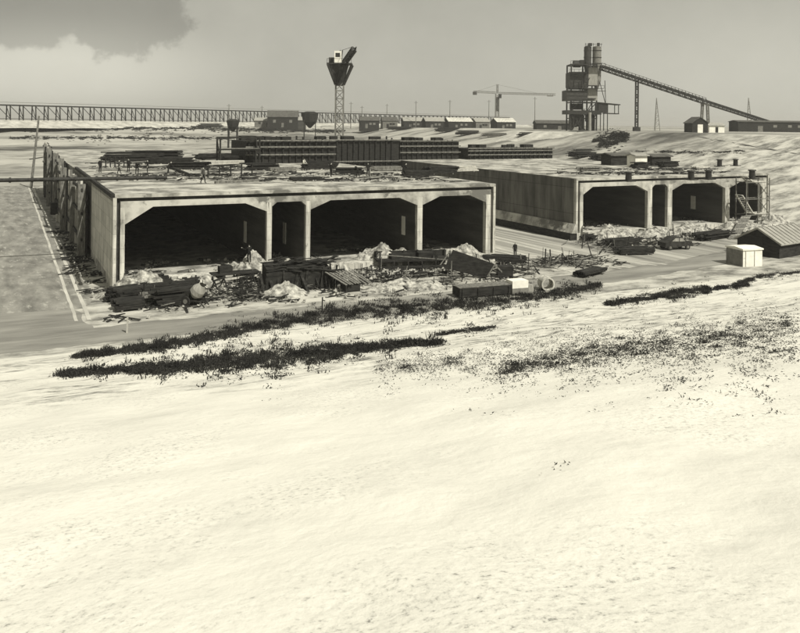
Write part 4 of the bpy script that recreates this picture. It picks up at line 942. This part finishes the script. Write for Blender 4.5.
# place cabin by its visible front corner
pc = atz(743, 267, 0); R_ = Matrix.Rotation(.30, 3, 'Z'); cabin.rotation_euler = (0, 0, .30); cabin.location = pc - R_ @ Vector((-1.25, -1.3, 0))
b = MB(); b.bb(-1.31, -1.26, -1.28, 1.28, .0, 1.7); b.build('side_panels_or_shade', 'steel_mid', cabin)  # grey sheet paints shade on the left side of the white cabin
b = MB(); b.bb(-.95, -.9, -1.36, -1.31, 0, 1.7); b.bb(.2, .25, -1.36, -1.31, 0, 1.7); b.build('cover_strip', 'timber_pale', cabin)
# dark ribbed-roof shed
t = thing('shed', 'dark gabled shed with pale ribbed roof behind the white cabin', 'shed', atz(768, 254, 0), .62)
b = MB(); b.prismx([(-2.6, -.2), (2.6, -.2), (2.6, 1.7), (0, 3.1), (-2.6, 1.7)], -2.2, 5.5); b.build('wall', 'timber_dark', t)
b = MB()
for s in (-1, 1):
    b.prismx([(0, 3.12), (s * 2.95, 1.53), (s * 2.95, 1.66), (0, 3.26)], -2.45, 5.8)
    for k in range(10):
        x = -2.4 + k * .9; b.bar((x, s * .02, 3.29), (x, s * 2.95, 1.69), .09, .09)
b.build('roof', 'sheet', t)
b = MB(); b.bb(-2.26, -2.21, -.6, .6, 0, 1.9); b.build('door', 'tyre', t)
# stair scaffold at right opening of element two
sp = UV(U2 + c2[2][1] + 1.3, V2 - 2.6, 0)
t = thing('stair_scaffold', 'open scaffold tower with white stair flights before the right opening of the second element', 'scaffold', sp, ANG)
b = MB()
for x in (0, 2.4, 4.8):
    for y in (0, 1.8): b.bar((x, y, 0), (x, y, 7.6), .12)
for z in (2.3, 4.6, 7.0):
    for y in (0, 1.8): b.bar((-.2, y, z), (5, y, z), .1)
b.bar((2.4, -.05, 2.3), (4.8, -.05, 4.6), .09); b.bar((4.8, -.05, 2.3), (2.4, -.05, 4.6), .09); b.bar((2.4, -.05, 4.6), (4.8, -.05, 7), .09); b.bar((4.8, -.05, 4.6), (2.4, -.05, 7), .09); b.build('frame', 'timber_mid', t)
for (xa, za, xb, zb_) in ((-.6, 5.2, 1.7, 2.45), (.3, 7.9, 1.6, 7.05)):
    b = MB()
    for y in (.2, 1.3): b.bar((xa, y, za), (xb, y, zb_), .22, .14)
    n = 9
    for k in range(n): f = k / (n - 1); b.box((xa + (xb - xa) * f, .75, za + (zb_ - za) * f), (.3, 1.0, .05))
    b.build('stair_flight', 'timber_pale', t)
for (x0, x1, z) in ((1.6, 4.2, 2.4), (1.5, 4.0, 7.02)):
    b = MB(); b.bb(x0, x1, -.1, 1.7, z, z + .12); b.build('landing', 'timber_pale', t)
a, c = atz(733, 239, .06), UV(U2 + 28.2, V2 - 3.0, 2.3)
t = thing('ramp', 'pale board ramp sloping down from the rubble to the haul road', 'ramp', a, 0); d = c - a
b = MB()
for s in (-.6, -.2, .2, .6): b.bar(Vector((s, s * .4, 0)), d + Vector((s, s * .4, 0)), .36, .07)
b.build('boards', 'timber_mid', t)
for f in (.15, .4, .65, .9): q = d * f; b = MB(); b.bar(q + Vector((-.8, -.32, .06)), q + Vector((.8, .32, .06)), .1, .06); b.build('cleat', 'timber_pale', t)
for x, y, l, m, s in ((56, 214, 'dark crate by the left side wall', 'timber_dark', (1.6, 1.6, 1.8)), (61, 221, 'pale block in front of the dark crate by the left wall', 'concrete', (1.3, 1.3, 1.0)), (49, 197, 'farther dark crate along the left side wall', 'timber_dark', (1.8, 1.8, 2.2))):
    b = MB(); b.box((0, 0, s[2] / 2), s)
    for z in (.12, s[2] * .5, s[2] - .12): b.box((0, 0, z), (s[0] + .08, s[1] + .08, .12))
    o = b.build('crate', m); o.location = atz(x, y, 0); o.rotation_euler = (0, 0, ANG); tag(o, l, 'crate')
# small marker posts on the near bank
for x, y, l in ((127, 333, 'short pale stake at the road edge on the left'), (322, 311, 'short dark stake at the road edge in front of the shuttering')):
    b = MB(); b.bar((0, 0, -.1), (.03, 0, 1.1), .1); b.bar((0, 0, .9), (.25, 0, .8), .07); o = b.build('stake', 'timber_pale' if x < 200 else 'timber_dark'); o.location = G(x, y); tag(o, l, 'stake')

# ------------------------------------------------------------------ weeds
def weeds(label, line, n, h, leaf=.055, name='weeds'):
    if h > .25: n = int(n * 1.35); h *= .62
    """line = [(x, y, half-thickness px)]; tufts of blades and leaf flecks set on the ground under it"""
    b = MB(); tot = sum(line[i + 1][0] - line[i][0] for i in range(len(line) - 1))
    for _ in range(n):
        x = random.uniform(line[0][0], line[-1][0])
        for i in range(len(line) - 1):
            if line[i][0] <= x <= line[i + 1][0]: break
        f = (x - line[i][0]) / (line[i + 1][0] - line[i][0]); y = line[i][1] + (line[i + 1][1] - line[i][1]) * f; w = line[i][2] + (line[i + 1][2] - line[i][2]) * f
        w *= .9 + 1.1 * noise.noise(Vector((x * .045, 2, 0)))
        y += random.gauss(0, .5) * w * (2.4 if random.random() < .12 else 1)
        if noise.noise(Vector((x * .11, y * .45, 7))) < -.22 + .25 * (random.random() - .5): continue
        p = G(x, y); hh = h * random.uniform(.2, 1.15) * max(.25, .8 + 1.3 * noise.noise(Vector((x * .09, y * .3, 5))))
        for k in range(9):
            a = random.random() * 2 * PI; rr = random.random() * .35 * (leaf / .05) ** .5; q = p + Vector((math.cos(a) * rr, math.sin(a) * rr, -.03)); ln = hh * random.uniform(.35, 1.1)
            tip = q + Vector((random.gauss(0, .2), random.gauss(0, .2), 1)) * ln; sdv = Vector((math.cos(a + 1.5), math.sin(a + 1.5), 0)) * leaf * .4
            mid = q.lerp(tip, .55) + Vector((random.gauss(0, .03), random.gauss(0, .03), 0))
            b.add([q - sdv, q + sdv, mid + sdv, mid - sdv, tip], [(0, 1, 2, 3), (3, 2, 4)])
        for k in range(7):
            q = p + Vector((random.gauss(0, .2), random.gauss(0, .2), random.uniform(.02, .7) * hh)); s = leaf * random.uniform(.5, 1.3)
            Rm = Matrix.Rotation(random.random() * 6, 3, 'Z') @ Matrix.Rotation(random.random() * 6, 3, 'X')
            b.add([q + Rm @ Vector(c) * s for c in ((-1, -.5, 0), (.9, -.4, 0), (1.1, .5, .2))], [(0, 1, 2)])
    tag(b.build(name, 'weed'), label, 'weeds', kind='stuff')
weeds('dark weeds along the foot of the bank beside the road', [(75, 357, 2), (110, 353, 3), (170, 346, 4), (210, 337, 5), (262, 326, 6), (330, 315, 8), (365, 311, 10), (420, 308, 11), (480, 303, 10), (545, 295, 7), (600, 286, 3)], 4600, .6)
weeds('broad dark weeds across the lower left of the sand bank', [(60, 375, 2), (120, 371, 3), (170, 368, 6), (240, 361, 10), (310, 355, 10), (350, 350, 6), (400, 346, 2), (450, 343, 1)], 3800, .42)
weeds('dark strip of weeds on the sand bank at the right', [(608, 305, 2), (640, 299, 4), (690, 292, 4), (724, 288, 3), (748, 285, 1)], 1700, .42)
weeds('dark strip of weeds below the white cabin at the right edge', [(740, 283, 1), (760, 277, 2), (800, 273, 3)], 500, .35)
weeds('small dark weed patch in the middle of the sand bank', [(440, 335, 1), (465, 331, 3), (495, 328, 1)], 380, .28)
weeds('sparse weeds on the sand bank at the lower right', [(500, 372, 7), (600, 352, 14), (680, 342, 17), (800, 322, 20)], 2300, .09, .04)
weeds('scattered small weeds over the sand bank at the right', [(380, 368, 10), (560, 352, 28), (680, 345, 38), (800, 342, 44)], 2600, .08, .035)
weeds('weeds on the far slope behind the tunnel elements at the left', [(10, 127, 2), (100, 129, 2), (170, 128, 3), (300, 131, 2), (345, 131, 1)], 2400, .9, .3)
weeds('lower band of weeds on the far slope at the left', [(10, 138, 1), (90, 138, 2), (170, 138, 2), (235, 139, 1)], 1200, .6, .25)
weeds('weeds growing on the slope below the batching plant', [(594, 142, 2), (610, 140, 8), (628, 136, 4)], 1500, .8, .25)
weeds('dark weeds scattered on the right slope above the second element', [(630, 151, 1), (700, 153, 2), (745, 151, 1)], 260, .45, .14)

b = MB(); pr = None
for k in range(40):
    f = k / 39; q = G(698 + 100 * f, 137 + 17.5 * f); h_ = Vector((0, .9, 0))
    for w in (-1, 1):
        e = q + h_ * w; e.z = height(*uv(e)) + .12; b.v.append(tuple(e))
    if k: b.f.append((2 * k - 2, 2 * k - 1, 2 * k + 1, 2 * k))
tag(b.build('path', 'roof_dark'), kind='structure')
# ------------------------------------------------------------------ haze
HZ = bpy.data.materials.new('site haze'); HZ.use_nodes = True; ht = HZ.node_tree; ht.nodes.clear()
hv = ht.nodes.new('ShaderNodeVolumePrincipled'); hv.inputs['Color'].default_value = (.95, .94, .89, 1); hv.inputs['Density'].default_value = .0003; hv.inputs['Anisotropy'].default_value = .2
ho = ht.nodes.new('ShaderNodeOutputMaterial'); ht.links.new(hv.outputs[0], ho.inputs['Volume'])
b = MB(); b.bb(-9000, 9000, -9000, 9000, -2, 50); tag(b.build('haze', HZ), kind='stuff')
